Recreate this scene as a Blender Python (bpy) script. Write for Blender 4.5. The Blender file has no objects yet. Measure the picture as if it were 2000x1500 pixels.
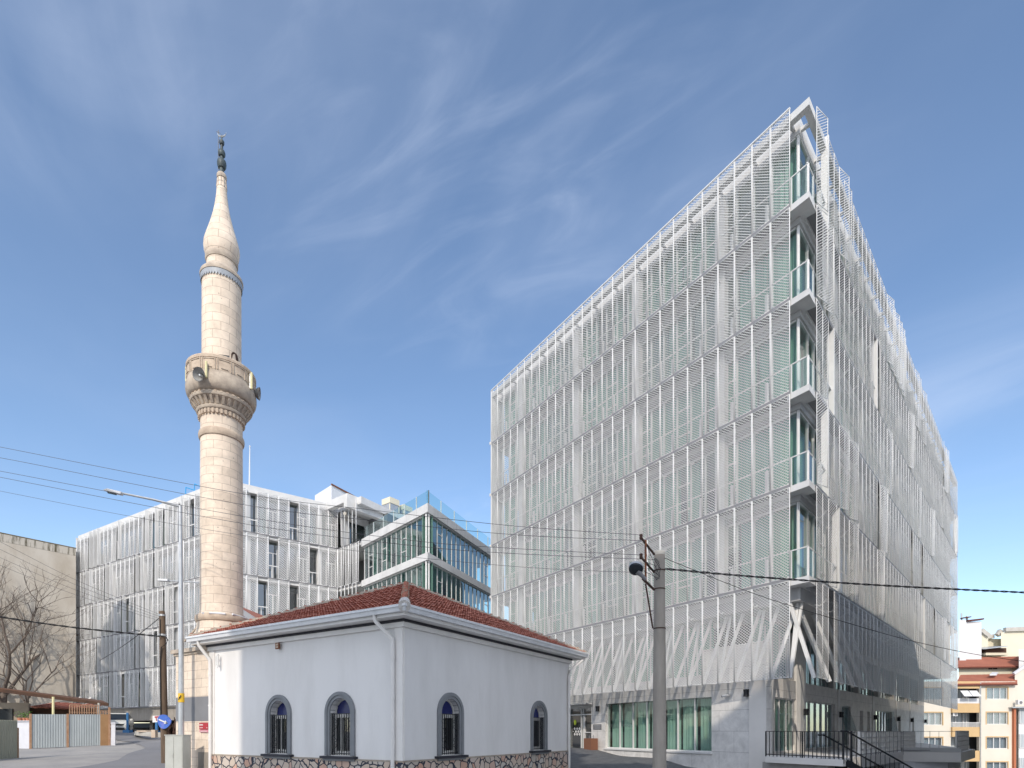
import bpy, math, random
import numpy as np
from mathutils import Vector, Matrix

random.seed(7)
sc = bpy.context.scene
col = sc.collection
F = 1111.1          # focal length in pixels of the 2000 px wide photograph
R = math.radians

# ------------------------------------------------------------------ camera
cam_d = bpy.data.cameras.new('camera'); cam = bpy.data.objects.new('camera', cam_d); col.objects.link(cam)
cam_d.sensor_width = 36.0; cam_d.lens = 20.0; cam_d.shift_y = 0.339
cam_d.clip_start = 0.1; cam_d.clip_end = 6000
cam.location = (0, 0, 0); cam.rotation_euler = (R(90), 0, 0)
sc.camera = cam

# ------------------------------------------------------------------ light
SUN_AZ = math.atan2(-0.152, -0.985); SUN_EL = R(33)
sd = Vector((math.sin(SUN_AZ)*math.cos(SUN_EL), math.cos(SUN_AZ)*math.cos(SUN_EL), math.sin(SUN_EL)))
sun_d = bpy.data.lights.new('sun', 'SUN'); sun_d.energy = 2.0; sun_d.angle = R(0.55); sun_d.color = (1.0, 0.90, 0.77)
sun = bpy.data.objects.new('sun', sun_d); col.objects.link(sun)
sun.rotation_euler = (-sd).to_track_quat('-Z', 'Y').to_euler()
sun.location = (-20, -60, 60)
sc.view_settings.view_transform = 'Standard'; sc.view_settings.look = 'None'
sc.view_settings.exposure = 0.50; sc.view_settings.gamma = 1.0
sc.view_settings.use_curve_mapping = False
sc.cycles.use_denoising = True; sc.cycles.denoising_prefilter = 'NONE'; sc.cycles.use_adaptive_sampling = False
sc.cycles.max_bounces = 8; sc.cycles.diffuse_bounces = 4; sc.cycles.glossy_bounces = 3; sc.cycles.transparent_max_bounces = 16; sc.cycles.sample_clamp_indirect = 4; sc.cycles.caustics_reflective = False; sc.cycles.caustics_refractive = False

world = bpy.data.worlds.new("World"); sc.world = world; world.use_nodes = True
wn = world.node_tree; wn.nodes.clear()
def wnode(t, **k):
    n = wn.nodes.new(t)
    for a, b in k.items(): setattr(n, a, b)
    return n
wout = wnode('ShaderNodeOutputWorld'); wbg = wnode('ShaderNodeBackground'); wbg.inputs[1].default_value = 0.15
sky = wnode('ShaderNodeTexSky', sky_type='NISHITA', sun_disc=False)
sky.sun_elevation = SUN_EL; sky.sun_rotation = SUN_AZ % (2*math.pi); sky.altitude = 300
sky.air_density = 1.0; sky.dust_density = 0.4; sky.ozone_density = 1.6
wl = wn.links.new
tc = wnode('ShaderNodeTexCoord')
sep = wnode('ShaderNodeSeparateXYZ'); wl(tc.outputs['Generated'], sep.inputs[0])
def wmath(op, a, b=None, clamp=False):
    n = wnode('ShaderNodeMath', operation=op, use_clamp=clamp)
    for i, v in enumerate((a, b)):
        if v is None: continue
        if isinstance(v, (int, float)): n.inputs[i].default_value = v
        else: wl(v, n.inputs[i])
    return n.outputs[0]
zz = wmath('MAXIMUM', sep.outputs[2], 0.03)
px_ = wmath('DIVIDE', sep.outputs[0], zz); py_ = wmath('DIVIDE', sep.outputs[1], zz)
comb = wnode('ShaderNodeCombineXYZ'); wl(px_, comb.inputs[0]); wl(py_, comb.inputs[1])
def cmask(cx, cy, rad):
    d = wnode('ShaderNodeVectorMath', operation='DISTANCE'); wl(comb.outputs[0], d.inputs[0]); d.inputs[1].default_value = (cx, cy, 0)
    m = wnode('ShaderNodeMapRange', interpolation_type='SMOOTHSTEP'); wl(d.outputs['Value'], m.inputs[0])
    m.inputs[1].default_value = rad; m.inputs[2].default_value = rad*0.12; m.inputs[3].default_value = 0; m.inputs[4].default_value = 1
    return m.outputs[0]
def streak(rot, sx, sy, scale, lo, hi, off=0.0, dist=1.2):
    mp = wnode('ShaderNodeMapping', vector_type='TEXTURE'); wl(comb.outputs[0], mp.inputs[0]); mp.inputs['Rotation'].default_value = (0, 0, R(rot)); mp.inputs['Scale'].default_value = (1/sx, 1/sy, 1)
    mp.inputs['Location'].default_value = (off, off*1.7, 0)
    n = wnode('ShaderNodeTexNoise'); wl(mp.outputs[0], n.inputs['Vector'])
    n.inputs['Scale'].default_value = scale; n.inputs['Detail'].default_value = 9; n.inputs['Roughness'].default_value = 0.52; n.inputs['Distortion'].default_value = dist
    m = wnode('ShaderNodeMapRange', interpolation_type='SMOOTHSTEP'); wl(n.outputs[0], m.inputs[0]); m.inputs[1].default_value = lo; m.inputs[2].default_value = hi
    return m.outputs[0]
s1 = streak(-54, 0.8, 1.7, 2.4, 0.38, 0.95, 3.1)
s2 = streak(-30, 0.75, 2.1, 3.4, 0.40, 0.92, 14.2, 1.3)
s3 = streak(-48, 0.7, 1.2, 1.3, 0.33, 0.95, 1.3, 0.6)
m1 = wmath('MULTIPLY', cmask(-0.70, 0.80, 0.45), wmath('ADD', wmath('MULTIPLY', s3, 0.6), wmath('MULTIPLY', s1, 0.35)))
m2 = wmath('MULTIPLY', cmask(-0.02, 1.0, 0.8), wmath('ADD', wmath('MULTIPLY', s2, 0.38), wmath('MULTIPLY', s3, 0.38)))
m3 = wmath('MULTIPLY', cmask(1.45, 1.75, 0.75), wmath('MULTIPLY', s3, 0.8))
m4 = wmath('MULTIPLY', s3, 0.20)
m5 = wmath('MULTIPLY', cmask(-0.1, 2.9, 0.9), wmath('MULTIPLY', s1, 0.35))
ms = wmath('ADD', wmath('ADD', wmath('ADD', m1, m2), wmath('ADD', m3, m4)), m5, True)
fac = wmath('MULTIPLY', ms, 0.52, True)
hs = wnode('ShaderNodeHueSaturation'); wl(sky.outputs[0], hs.inputs['Color']); hs.inputs['Saturation'].default_value = 1.02; hs.inputs['Value'].default_value = 1.0
mixc = wnode('ShaderNodeMix', data_type='RGBA'); wl(fac, mixc.inputs['Factor']); wl(hs.outputs[0], mixc.inputs['A']); mixc.inputs['B'].default_value = (3.9, 4.4, 5.4, 1)
# unseen bright cloud added around the sun, behind the viewer, as fill light
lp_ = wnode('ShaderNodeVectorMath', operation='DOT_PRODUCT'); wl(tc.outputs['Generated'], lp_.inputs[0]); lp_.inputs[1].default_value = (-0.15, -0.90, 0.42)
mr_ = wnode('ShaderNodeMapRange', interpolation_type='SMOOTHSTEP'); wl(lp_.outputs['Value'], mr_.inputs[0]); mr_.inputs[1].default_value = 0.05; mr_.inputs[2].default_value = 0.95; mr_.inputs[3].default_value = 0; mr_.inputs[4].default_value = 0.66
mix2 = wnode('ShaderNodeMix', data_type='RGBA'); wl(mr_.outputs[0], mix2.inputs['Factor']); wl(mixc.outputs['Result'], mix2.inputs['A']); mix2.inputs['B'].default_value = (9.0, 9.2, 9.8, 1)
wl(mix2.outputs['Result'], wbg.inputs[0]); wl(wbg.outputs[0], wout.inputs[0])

# ------------------------------------------------------------------ materials
MATS = {}
def mat(name, c, rough=0.7, c2=None, scale=3.0, metal=0.0, bump=0.0, bscale=None, spec=0.4, detail=5, stretch=None, lo=0.35, hi=0.7):
    if name in MATS: return MATS[name]
    m = bpy.data.materials.new(name); m.use_nodes = True; nt = m.node_tree
    b = nt.nodes['Principled BSDF']; b.inputs['Roughness'].default_value = rough; b.inputs['Metallic'].default_value = metal
    b.inputs['Specular IOR Level'].default_value = spec
    b.inputs['Base Color'].default_value = (*c, 1)
    t = nt.nodes.new('ShaderNodeTexCoord'); mp = nt.nodes.new('ShaderNodeMapping'); nt.links.new(t.outputs['Object'], mp.inputs[0])
    if stretch: mp.inputs['Scale'].default_value = stretch
    if c2:
        n = nt.nodes.new('ShaderNodeTexNoise'); n.inputs['Scale'].default_value = scale; n.inputs['Detail'].default_value = detail; n.inputs['Roughness'].default_value = 0.65
        nt.links.new(mp.outputs[0], n.inputs['Vector'])
        r = nt.nodes.new('ShaderNodeMapRange'); r.inputs[1].default_value = lo; r.inputs[2].default_value = hi; nt.links.new(n.outputs[0], r.inputs[0])
        mx = nt.nodes.new('ShaderNodeMix'); mx.data_type = 'RGBA'; mx.inputs['A'].default_value = (*c, 1); mx.inputs['B'].default_value = (*c2, 1)
        nt.links.new(r.outputs[0], mx.inputs['Factor']); nt.links.new(mx.outputs['Result'], b.inputs['Base Color'])
    if bump:
        n2 = nt.nodes.new('ShaderNodeTexNoise'); n2.inputs['Scale'].default_value = bscale or scale*4; n2.inputs['Detail'].default_value = 6
        nt.links.new(mp.outputs[0], n2.inputs['Vector'])
        bp = nt.nodes.new('ShaderNodeBump'); bp.inputs['Strength'].default_value = bump; bp.inputs['Distance'].default_value = 0.02
        nt.links.new(n2.outputs[0], bp.inputs['Height']); nt.links.new(bp.outputs[0], b.inputs['Normal'])
    MATS[name] = m
    return m

def glass(name, tint, refl=0.10, boost=1.6, glossc=(0.95, 0.97, 1.0)):
    m = bpy.data.materials.new(name); m.use_nodes = True; nt = m.node_tree; nt.nodes.clear(); L = nt.links.new
    o = nt.nodes.new('ShaderNodeOutputMaterial'); mx = nt.nodes.new('ShaderNodeMixShader')
    tr = nt.nodes.new('ShaderNodeBsdfTransparent'); tr.inputs[0].default_value = (*tint, 1)
    gl = nt.nodes.new('ShaderNodeBsdfGlossy'); gl.inputs[0].default_value = (*glossc, 1); gl.inputs['Roughness'].default_value = 0.03
    fr = nt.nodes.new('ShaderNodeFresnel'); ge = nt.nodes.new('ShaderNodeNewGeometry'); io = nt.nodes.new('ShaderNodeMapRange')
    io.inputs[3].default_value = 1.5; io.inputs[4].default_value = 1/1.5; L(ge.outputs['Backfacing'], io.inputs[0]); L(io.outputs[0], fr.inputs[0])
    a = nt.nodes.new('ShaderNodeMath'); a.operation = 'MULTIPLY_ADD'; a.use_clamp = True; a.inputs[1].default_value = boost; a.inputs[2].default_value = refl
    L(fr.outputs[0], a.inputs[0]); L(a.outputs[0], mx.inputs[0]); L(tr.outputs[0], mx.inputs[1]); L(gl.outputs[0], mx.inputs[2]); L(mx.outputs[0], o.inputs[0])
    MATS[name] = m
    return m

def brick_uv(name, c1, c2, mortar, bw, bh, msize, rough=0.85, bump=0.35, holes=True):
    m = bpy.data.materials.new(name); m.use_nodes = True; nt = m.node_tree; L = nt.links.new
    b = nt.nodes['Principled BSDF']; b.inputs['Roughness'].default_value = rough; b.inputs['Specular IOR Level'].default_value = 0.2
    uv = nt.nodes.new('ShaderNodeUVMap'); uv.uv_map = 'UVMap'
    br = nt.nodes.new('ShaderNodeTexBrick'); L(uv.outputs[0], br.inputs['Vector'])
    br.inputs['Color1'].default_value = (*c1, 1); br.inputs['Color2'].default_value = (*c2, 1); br.inputs['Mortar'].default_value = (*mortar, 1)
    br.inputs['Scale'].default_value = 1.0; br.inputs['Mortar Size'].default_value = msize; br.inputs['Mortar Smooth'].default_value = 0.3
    br.inputs['Brick Width'].default_value = bw; br.inputs['Row Height'].default_value = bh; br.inputs['Bias'].default_value = 0.0
    t = nt.nodes.new('ShaderNodeTexCoord')
    n = nt.nodes.new('ShaderNodeTexNoise'); n.inputs['Scale'].default_value = 2.2; n.inputs['Detail'].default_value = 8; n.inputs['Roughness'].default_value = 0.7; L(t.outputs['Object'], n.inputs['Vector'])
    r = nt.nodes.new('ShaderNodeMapRange'); r.inputs[1].default_value = 0.3; r.inputs[2].default_value = 0.75; r.inputs[3].default_value = 0.76; r.inputs[4].default_value = 1.12; L(n.outputs[0], r.inputs[0])
    n.inputs['Distortion'].default_value = 0.4
    mu = nt.nodes.new('ShaderNodeMix'); mu.data_type = 'RGBA'; mu.blend_type = 'MULTIPLY'; mu.inputs['Factor'].default_value = 1.0
    L(br.outputs['Color'], mu.inputs['A']); L(r.outputs[0], mu.inputs['B'])
    out = mu.outputs['Result']
    if holes:
        v = nt.nodes.new('ShaderNodeTexNoise'); v.inputs['Scale'].default_value = 9; v.inputs['Detail'].default_value = 3; L(t.outputs['Object'], v.inputs['Vector'])
        r2 = nt.nodes.new('ShaderNodeMapRange'); r2.inputs[1].default_value = 0.70; r2.inputs[2].default_value = 0.76; r2.inputs[3].default_value = 0; r2.inputs[4].default_value = 0.75; L(v.outputs[0], r2.inputs[0])
        m2 = nt.nodes.new('ShaderNodeMix'); m2.data_type = 'RGBA'; L(r2.outputs[0], m2.inputs['Factor']); L(out, m2.inputs['A']); m2.inputs['B'].default_value = (0.16, 0.12, 0.09, 1)
        out = m2.outputs['Result']
    L(out, b.inputs['Base Color'])
    bp = nt.nodes.new('ShaderNodeBump'); bp.inputs['Strength'].default_value = bump; bp.inputs['Distance'].default_value = 0.02
    L(br.outputs['Fac'], bp.inputs['Height']); bp.invert = True; L(bp.outputs[0], b.inputs['Normal'])
    MATS[name] = m
    return m

def crazy_stone():
    m = bpy.data.materials.new('crazy_stone'); m.use_nodes = True; nt = m.node_tree; L = nt.links.new
    b = nt.nodes['Principled BSDF']; b.inputs['Roughness'].default_value = 0.85
    t = nt.nodes.new('ShaderNodeTexCoord')
    n = nt.nodes.new('ShaderNodeTexNoise'); n.inputs['Scale'].default_value = 4; L(t.outputs['Object'], n.inputs['Vector'])
    ad = nt.nodes.new('ShaderNodeMix'); ad.data_type = 'RGBA'; ad.blend_type = 'LINEAR_LIGHT'; ad.inputs['Factor'].default_value = 0.06; L(t.outputs['Object'], ad.inputs['A']); L(n.outputs['Color'], ad.inputs['B'])
    v = nt.nodes.new('ShaderNodeTexVoronoi'); v.feature = 'DISTANCE_TO_EDGE'; v.inputs['Scale'].default_value = 3.8; L(ad.outputs['Result'], v.inputs['Vector'])
    v2 = nt.nodes.new('ShaderNodeTexVoronoi'); v2.feature = 'F1'; v2.inputs['Scale'].default_value = 3.8; L(ad.outputs['Result'], v2.inputs['Vector'])
    s = nt.nodes.new('ShaderNodeSeparateColor'); L(v2.outputs['Color'], s.inputs[0])
    cr = nt.nodes.new('ShaderNodeValToRGB'); L(s.outputs[0], cr.inputs[0])
    e = cr.color_ramp.elements; e[0].position = 0; e[0].color = (0.46, 0.42, 0.37, 1); e[1].position = 1; e[1].color = (0.55, 0.49, 0.43, 1)
    for p, c in ((0.35, (0.58, 0.46, 0.37, 1)), (0.6, (0.52, 0.50, 0.47, 1)), (0.8, (0.56, 0.34, 0.25, 1))):
        q = e.new(p); q.color = c
    r = nt.nodes.new('ShaderNodeMapRange'); r.inputs[1].default_value = 0.05; r.inputs[2].default_value = 0.07; L(v.outputs[0], r.inputs[0])
    mx = nt.nodes.new('ShaderNodeMix'); mx.data_type = 'RGBA'; mx.inputs['A'].default_value = (0.035, 0.04, 0.06, 1); L(cr.outputs[0], mx.inputs['B']); L(r.outputs[0], mx.inputs['Factor'])
    L(mx.outputs['Result'], b.inputs['Base Color'])
    bp = nt.nodes.new('ShaderNodeBump'); bp.inputs['Strength'].default_value = 0.6; bp.inputs['Distance'].default_value = 0.03; L(r.outputs[0], bp.inputs['Height']); L(bp.outputs[0], b.inputs['Normal'])
    MATS['crazy_stone'] = m
    return m

def cloth_trans(name, c, tr=0.35):
    m = bpy.data.materials.new(name); m.use_nodes = True; nt = m.node_tree; nt.nodes.clear(); L = nt.links.new
    o = nt.nodes.new('ShaderNodeOutputMaterial'); mx = nt.nodes.new('ShaderNodeMixShader'); mx.inputs[0].default_value = tr
    d = nt.nodes.new('ShaderNodeBsdfDiffuse'); t = nt.nodes.new('ShaderNodeBsdfTranslucent')
    tcn = nt.nodes.new('ShaderNodeTexCoord'); n = nt.nodes.new('ShaderNodeTexNoise'); n.inputs['Scale'].default_value = 0.6; L(tcn.outputs['Object'], n.inputs['Vector'])
    cm = nt.nodes.new('ShaderNodeMix'); cm.data_type = 'RGBA'; L(n.outputs[0], cm.inputs['Factor']); cm.inputs['A'].default_value = (c[0]*0.75, c[1]*0.82, c[2]*0.8, 1); cm.inputs['B'].default_value = (*c, 1)
    L(cm.outputs['Result'], d.inputs[0]); L(cm.outputs['Result'], t.inputs[0])
    L(d.outputs[0], mx.inputs[1]); L(t.outputs[0], mx.inputs[2]); L(mx.outputs[0], o.inputs[0])
    MATS[name] = m
    return m

mat('white_steel', (0.76, 0.76, 0.755), 0.45, (0.68, 0.68, 0.675), 1.5)
mat('mesh_metal', (0.73, 0.73, 0.725), 0.5, (0.65, 0.65, 0.645), 0.8)
mat('seam_metal', (0.26, 0.26, 0.27), 0.5)
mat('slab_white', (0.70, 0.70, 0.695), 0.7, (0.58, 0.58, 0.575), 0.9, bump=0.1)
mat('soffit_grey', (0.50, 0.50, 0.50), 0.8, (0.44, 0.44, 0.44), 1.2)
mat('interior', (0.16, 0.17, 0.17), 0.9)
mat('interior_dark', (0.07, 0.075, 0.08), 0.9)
mat('bar_black', (0.018, 0.02, 0.025), 0.5)
mat('cable_black', (0.02, 0.02, 0.022), 0.6)
mat('cable_grey', (0.10, 0.10, 0.11), 0.6)
mat('wall_white', (0.78, 0.765, 0.755), 0.85, (0.66, 0.645, 0.63), 0.8, bump=0.18, bscale=18, detail=10, stretch=(1, 1, .28), lo=.42, hi=.8)
mat('trim_white', (0.80, 0.775, 0.75), 0.5, (0.72, 0.70, 0.68), 2.0)
mat('gutter_white', (0.74, 0.75, 0.77), 0.35, (0.62, 0.63, 0.65), 3.0)
mat('trim_black', (0.03, 0.03, 0.04), 0.6)
mat('frame_grey', (0.20, 0.21, 0.225), 0.7, (0.24, 0.25, 0.265), 3.0)
mat('upvc', (0.60, 0.59, 0.56), 0.5)
mat('blue_pane', (0.012, 0.016, 0.10), 0.25, (0.03, 0.04, 0.16), 2.0)
mat('tile_red', (0.46, 0.185, 0.13), 0.85, (0.30, 0.12, 0.09), 3.4, bump=0.4, bscale=20, detail=9)
mat('mortar', (0.42, 0.37, 0.31), 0.95, (0.30, 0.25, 0.20), 5.0, bump=0.5)
mat('ridge_white', (0.62, 0.60, 0.58), 0.9, (0.50, 0.46, 0.43), 6.0)
mat('stone_worn', (0.62, 0.51, 0.40), 0.9, (0.42, 0.33, 0.26), 3.5, bump=0.4, detail=9)
mat('stone_cap', (0.56, 0.48, 0.39), 0.9, (0.36, 0.30, 0.25), 4.0, bump=0.3)
mat('lead_grey', (0.33, 0.36, 0.40), 0.5, (0.42, 0.44, 0.47), 5.0)
mat('patina', (0.05, 0.058, 0.065), 0.5, (0.09, 0.12, 0.12), 6.0, metal=0.2)
mat('galv', (0.52, 0.54, 0.56), 0.35, (0.42, 0.44, 0.46), 4.0, metal=0.5)
mat('galv_bright', (0.72, 0.73, 0.75), 0.4, (0.60, 0.61, 0.63), 2.0, metal=0.2)
mat('speaker_grey', (0.34, 0.34, 0.33), 0.5, (0.26, 0.26, 0.26), 8.0)
mat('tube_yellow', (0.72, 0.66, 0.38), 0.4)
mat('concrete', (0.37, 0.335, 0.295), 0.9, (0.27, 0.245, 0.215), 3.0, bump=0.2, stretch=(1, 1, 0.25))
mat('concrete_light', (0.52, 0.50, 0.46), 0.9, (0.42, 0.40, 0.36), 2.0, bump=0.2)
mat('rust', (0.26, 0.10, 0.045), 0.85, (0.12, 0.05, 0.03), 9.0)
mat('rust_dark', (0.05, 0.03, 0.025), 0.8, (0.09, 0.045, 0.03), 9.0)
mat('wood_pole', (0.17, 0.12, 0.085), 0.9, (0.10, 0.075, 0.055), 3.0, bump=0.5, stretch=(6, 6, 0.6))
mat('wood_bark', (0.19, 0.15, 0.125), 0.95, (0.11, 0.09, 0.075), 5.0, bump=0.5)
mat('cladding', (0.76, 0.74, 0.715), 0.6, (0.70, 0.68, 0.655), 0.8)
mat('plaster_old', (0.55, 0.51, 0.45), 0.95, (0.42, 0.37, 0.305), 0.45, bump=0.35, detail=11, stretch=(1, 1, 0.45), lo=.42, hi=.72)
mat('moss_streak', (0.50, 0.465, 0.41), 0.95, (0.10, 0.09, 0.06), 2.0, stretch=(1.6, 1.6, .22), lo=.48, hi=.62, detail=9)
mat('moss', (0.14, 0.12, 0.07), 0.95, (0.24, 0.21, 0.15), 2.0)
mat('asphalt', (0.25, 0.25, 0.262), 0.9, (0.195, 0.195, 0.205), 0.35, bump=0.3, bscale=60, detail=9)
mat('ground_pave', (0.40, 0.38, 0.355), 0.9, (0.27, 0.265, 0.265), 0.5, bump=0.3, bscale=40, detail=9)
mat('cobble', (0.10, 0.105, 0.115), 0.85, (0.16, 0.165, 0.175), 3.0, bump=0.6, bscale=9)
mat('kerb', (0.44, 0.43, 0.42), 0.9, (0.36, 0.35, 0.34), 2.0)
mat('corrug_grey', (0.45, 0.49, 0.50), 0.5, (0.36, 0.40, 0.415), 1.2, metal=0.1, stretch=(1, 1, 0.3))
mat('corrug_green', (0.40, 0.40, 0.32), 0.6, (0.34, 0.34, 0.27), 1.0)
mat('sheet_brown', (0.40, 0.235, 0.115), 0.7, (0.34, 0.19, 0.09), 2.0)
mat('orange_steel', (0.46, 0.30, 0.20), 0.7, (0.36, 0.18, 0.09), 5.0)
mat('wall_bluewhite', (0.62, 0.63, 0.68), 0.9, (0.55, 0.56, 0.60), 2.0)
mat('wall_beige', (0.36, 0.31, 0.25), 0.95, (0.28, 0.24, 0.19), 1.0)
mat('dark_brown', (0.06, 0.035, 0.025), 0.9, (0.10, 0.05, 0.03), 2.0)
mat('terracotta', (0.48, 0.20, 0.12), 0.8)
mat('leaf_light', (0.10, 0.22, 0.035), 0.7, (0.16, 0.28, 0.06), 6.0)
mat('leaf_dark', (0.035, 0.075, 0.02), 0.8, (0.06, 0.11, 0.03), 2.0)
mat('car_paint', (0.62, 0.62, 0.58), 0.25, spec=0.6)
mat('car_glass', (0.02, 0.025, 0.03), 0.1)
mat('rubber', (0.02, 0.02, 0.02), 0.8)
mat('chrome', (0.7, 0.7, 0.7), 0.2, metal=0.9)
mat('headlamp', (0.55, 0.58, 0.60), 0.15)
mat('sign_blue', (0.05, 0.14, 0.52), 0.5, (0.20, 0.20, 0.58), 7.0, lo=0.5, hi=0.75)
mat('sign_red', (0.42, 0.04, 0.05), 0.5)
mat('sign_white', (0.75, 0.74, 0.72), 0.5)
mat('sign_pink', (0.62, 0.25, 0.30), 0.5)
mat('yellow', (0.72, 0.45, 0.03), 0.5)
mat('lime', (0.50, 0.62, 0.05), 0.5)
mat('blue_paint', (0.04, 0.17, 0.38), 0.5)
mat('blue_bright', (0.03, 0.30, 0.62), 0.5)
mat('cabinet_grey', (0.46, 0.47, 0.44), 0.6, (0.40, 0.41, 0.38), 2.0)
mat('paint_grey', (0.23, 0.235, 0.25), 0.85, (0.20, 0.205, 0.22), 2.0)
mat('mesh_black', (0.015, 0.015, 0.018), 0.5)
mat('apt_beige', (0.74, 0.69, 0.60), 0.9, (0.66, 0.615, 0.53), 0.3)
mat('apt_cream', (0.72, 0.67, 0.53), 0.9, (0.64, 0.60, 0.48), 0.5)
mat('apt_ochre', (0.64, 0.45, 0.24), 0.9, (0.58, 0.41, 0.22), 1.0)
mat('apt_white', (0.72, 0.73, 0.75), 0.9, (0.66, 0.67, 0.69), 0.5)
mat('apt_rust', (0.48, 0.17, 0.09), 0.9)
mat('apt_curtain', (0.60, 0.64, 0.66), 0.9, (0.22, 0.26, 0.29), 2.5, stretch=(5, 1, 0.1))
mat('roof_red', (0.36, 0.13, 0.08), 0.9, (0.28, 0.10, 0.065), 0.9)
mat('roof_edge', (0.12, 0.04, 0.03), 0.9)
mat('corten_brown', (0.22, 0.10, 0.06), 0.8)
mat('canopy_brown', (0.13, 0.065, 0.04), 0.8)
mat('rail_grey', (0.20, 0.20, 0.21), 0.6)
mat('lattice', (0.74, 0.73, 0.71), 0.85, (0.66, 0.65, 0.63), 3.0)
glass('glass_clear', (0.78, 0.89, 0.85), 0.04, 1.1)
glass('glass_plain', (0.82, 0.86, 0.88), 0.06, 1.2)
glass('glass_teal', (0.52, 0.74, 0.69), 0.10, 1.5, (0.85, 0.94, 0.97))
glass('glass_rail', (0.84, 0.94, 0.93), 0.03, 0.8)
glass('glass_rail_clear', (0.90, 0.95, 0.935), 0.02, 0.6)
glass('glass_dark', (0.38, 0.46, 0.45), 0.12, 1.6)
cloth_trans('curtain_green', (0.36, 0.56, 0.48))
cloth_trans('curtain_dim', (0.20, 0.34, 0.29))
cloth_trans('curtain_teal', (0.50, 0.66, 0.60), 0.25)
cloth_trans('curtain_white', (0.42, 0.47, 0.46))
brick_uv('minaret_stone', (0.84, 0.715, 0.59), (0.77, 0.65, 0.53), (0.46, 0.37, 0.30), 0.60, 0.315, 0.008)
brick_uv('clad_tiles', (0.80, 0.785, 0.765), (0.77, 0.755, 0.735), (0.34, 0.33, 0.32), 1.62, 0.92, 0.007, 0.55, 0.2, False)
brick_uv('clad_tiles_warm', (0.74, 0.71, 0.675), (0.71, 0.68, 0.645), (0.34, 0.32, 0.30), 1.62, 0.92, 0.007, 0.6, 0.2, False)
crazy_stone()
def M(n): return MATS[n]

# ------------------------------------------------------------------ object helpers
ORIG = {}
def at(px, py, Y):
    return Vector(((px-1000)/F*Y, Y, (1428-py)/F*Y))
def tag(o, label=None, cat=None, group=None, kind=None):
    if label: o['label'] = label
    if cat: o['category'] = cat
    if group: o['group'] = group
    if kind: o['kind'] = kind
    return o
def thing(name, label, cat, loc, group=None):
    o = bpy.data.objects.new(name, None); col.objects.link(o); o.empty_display_size = 0.3
    o.location = loc; ORIG[o.name] = Vector(loc)
    return tag(o, label, cat, group)

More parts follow.
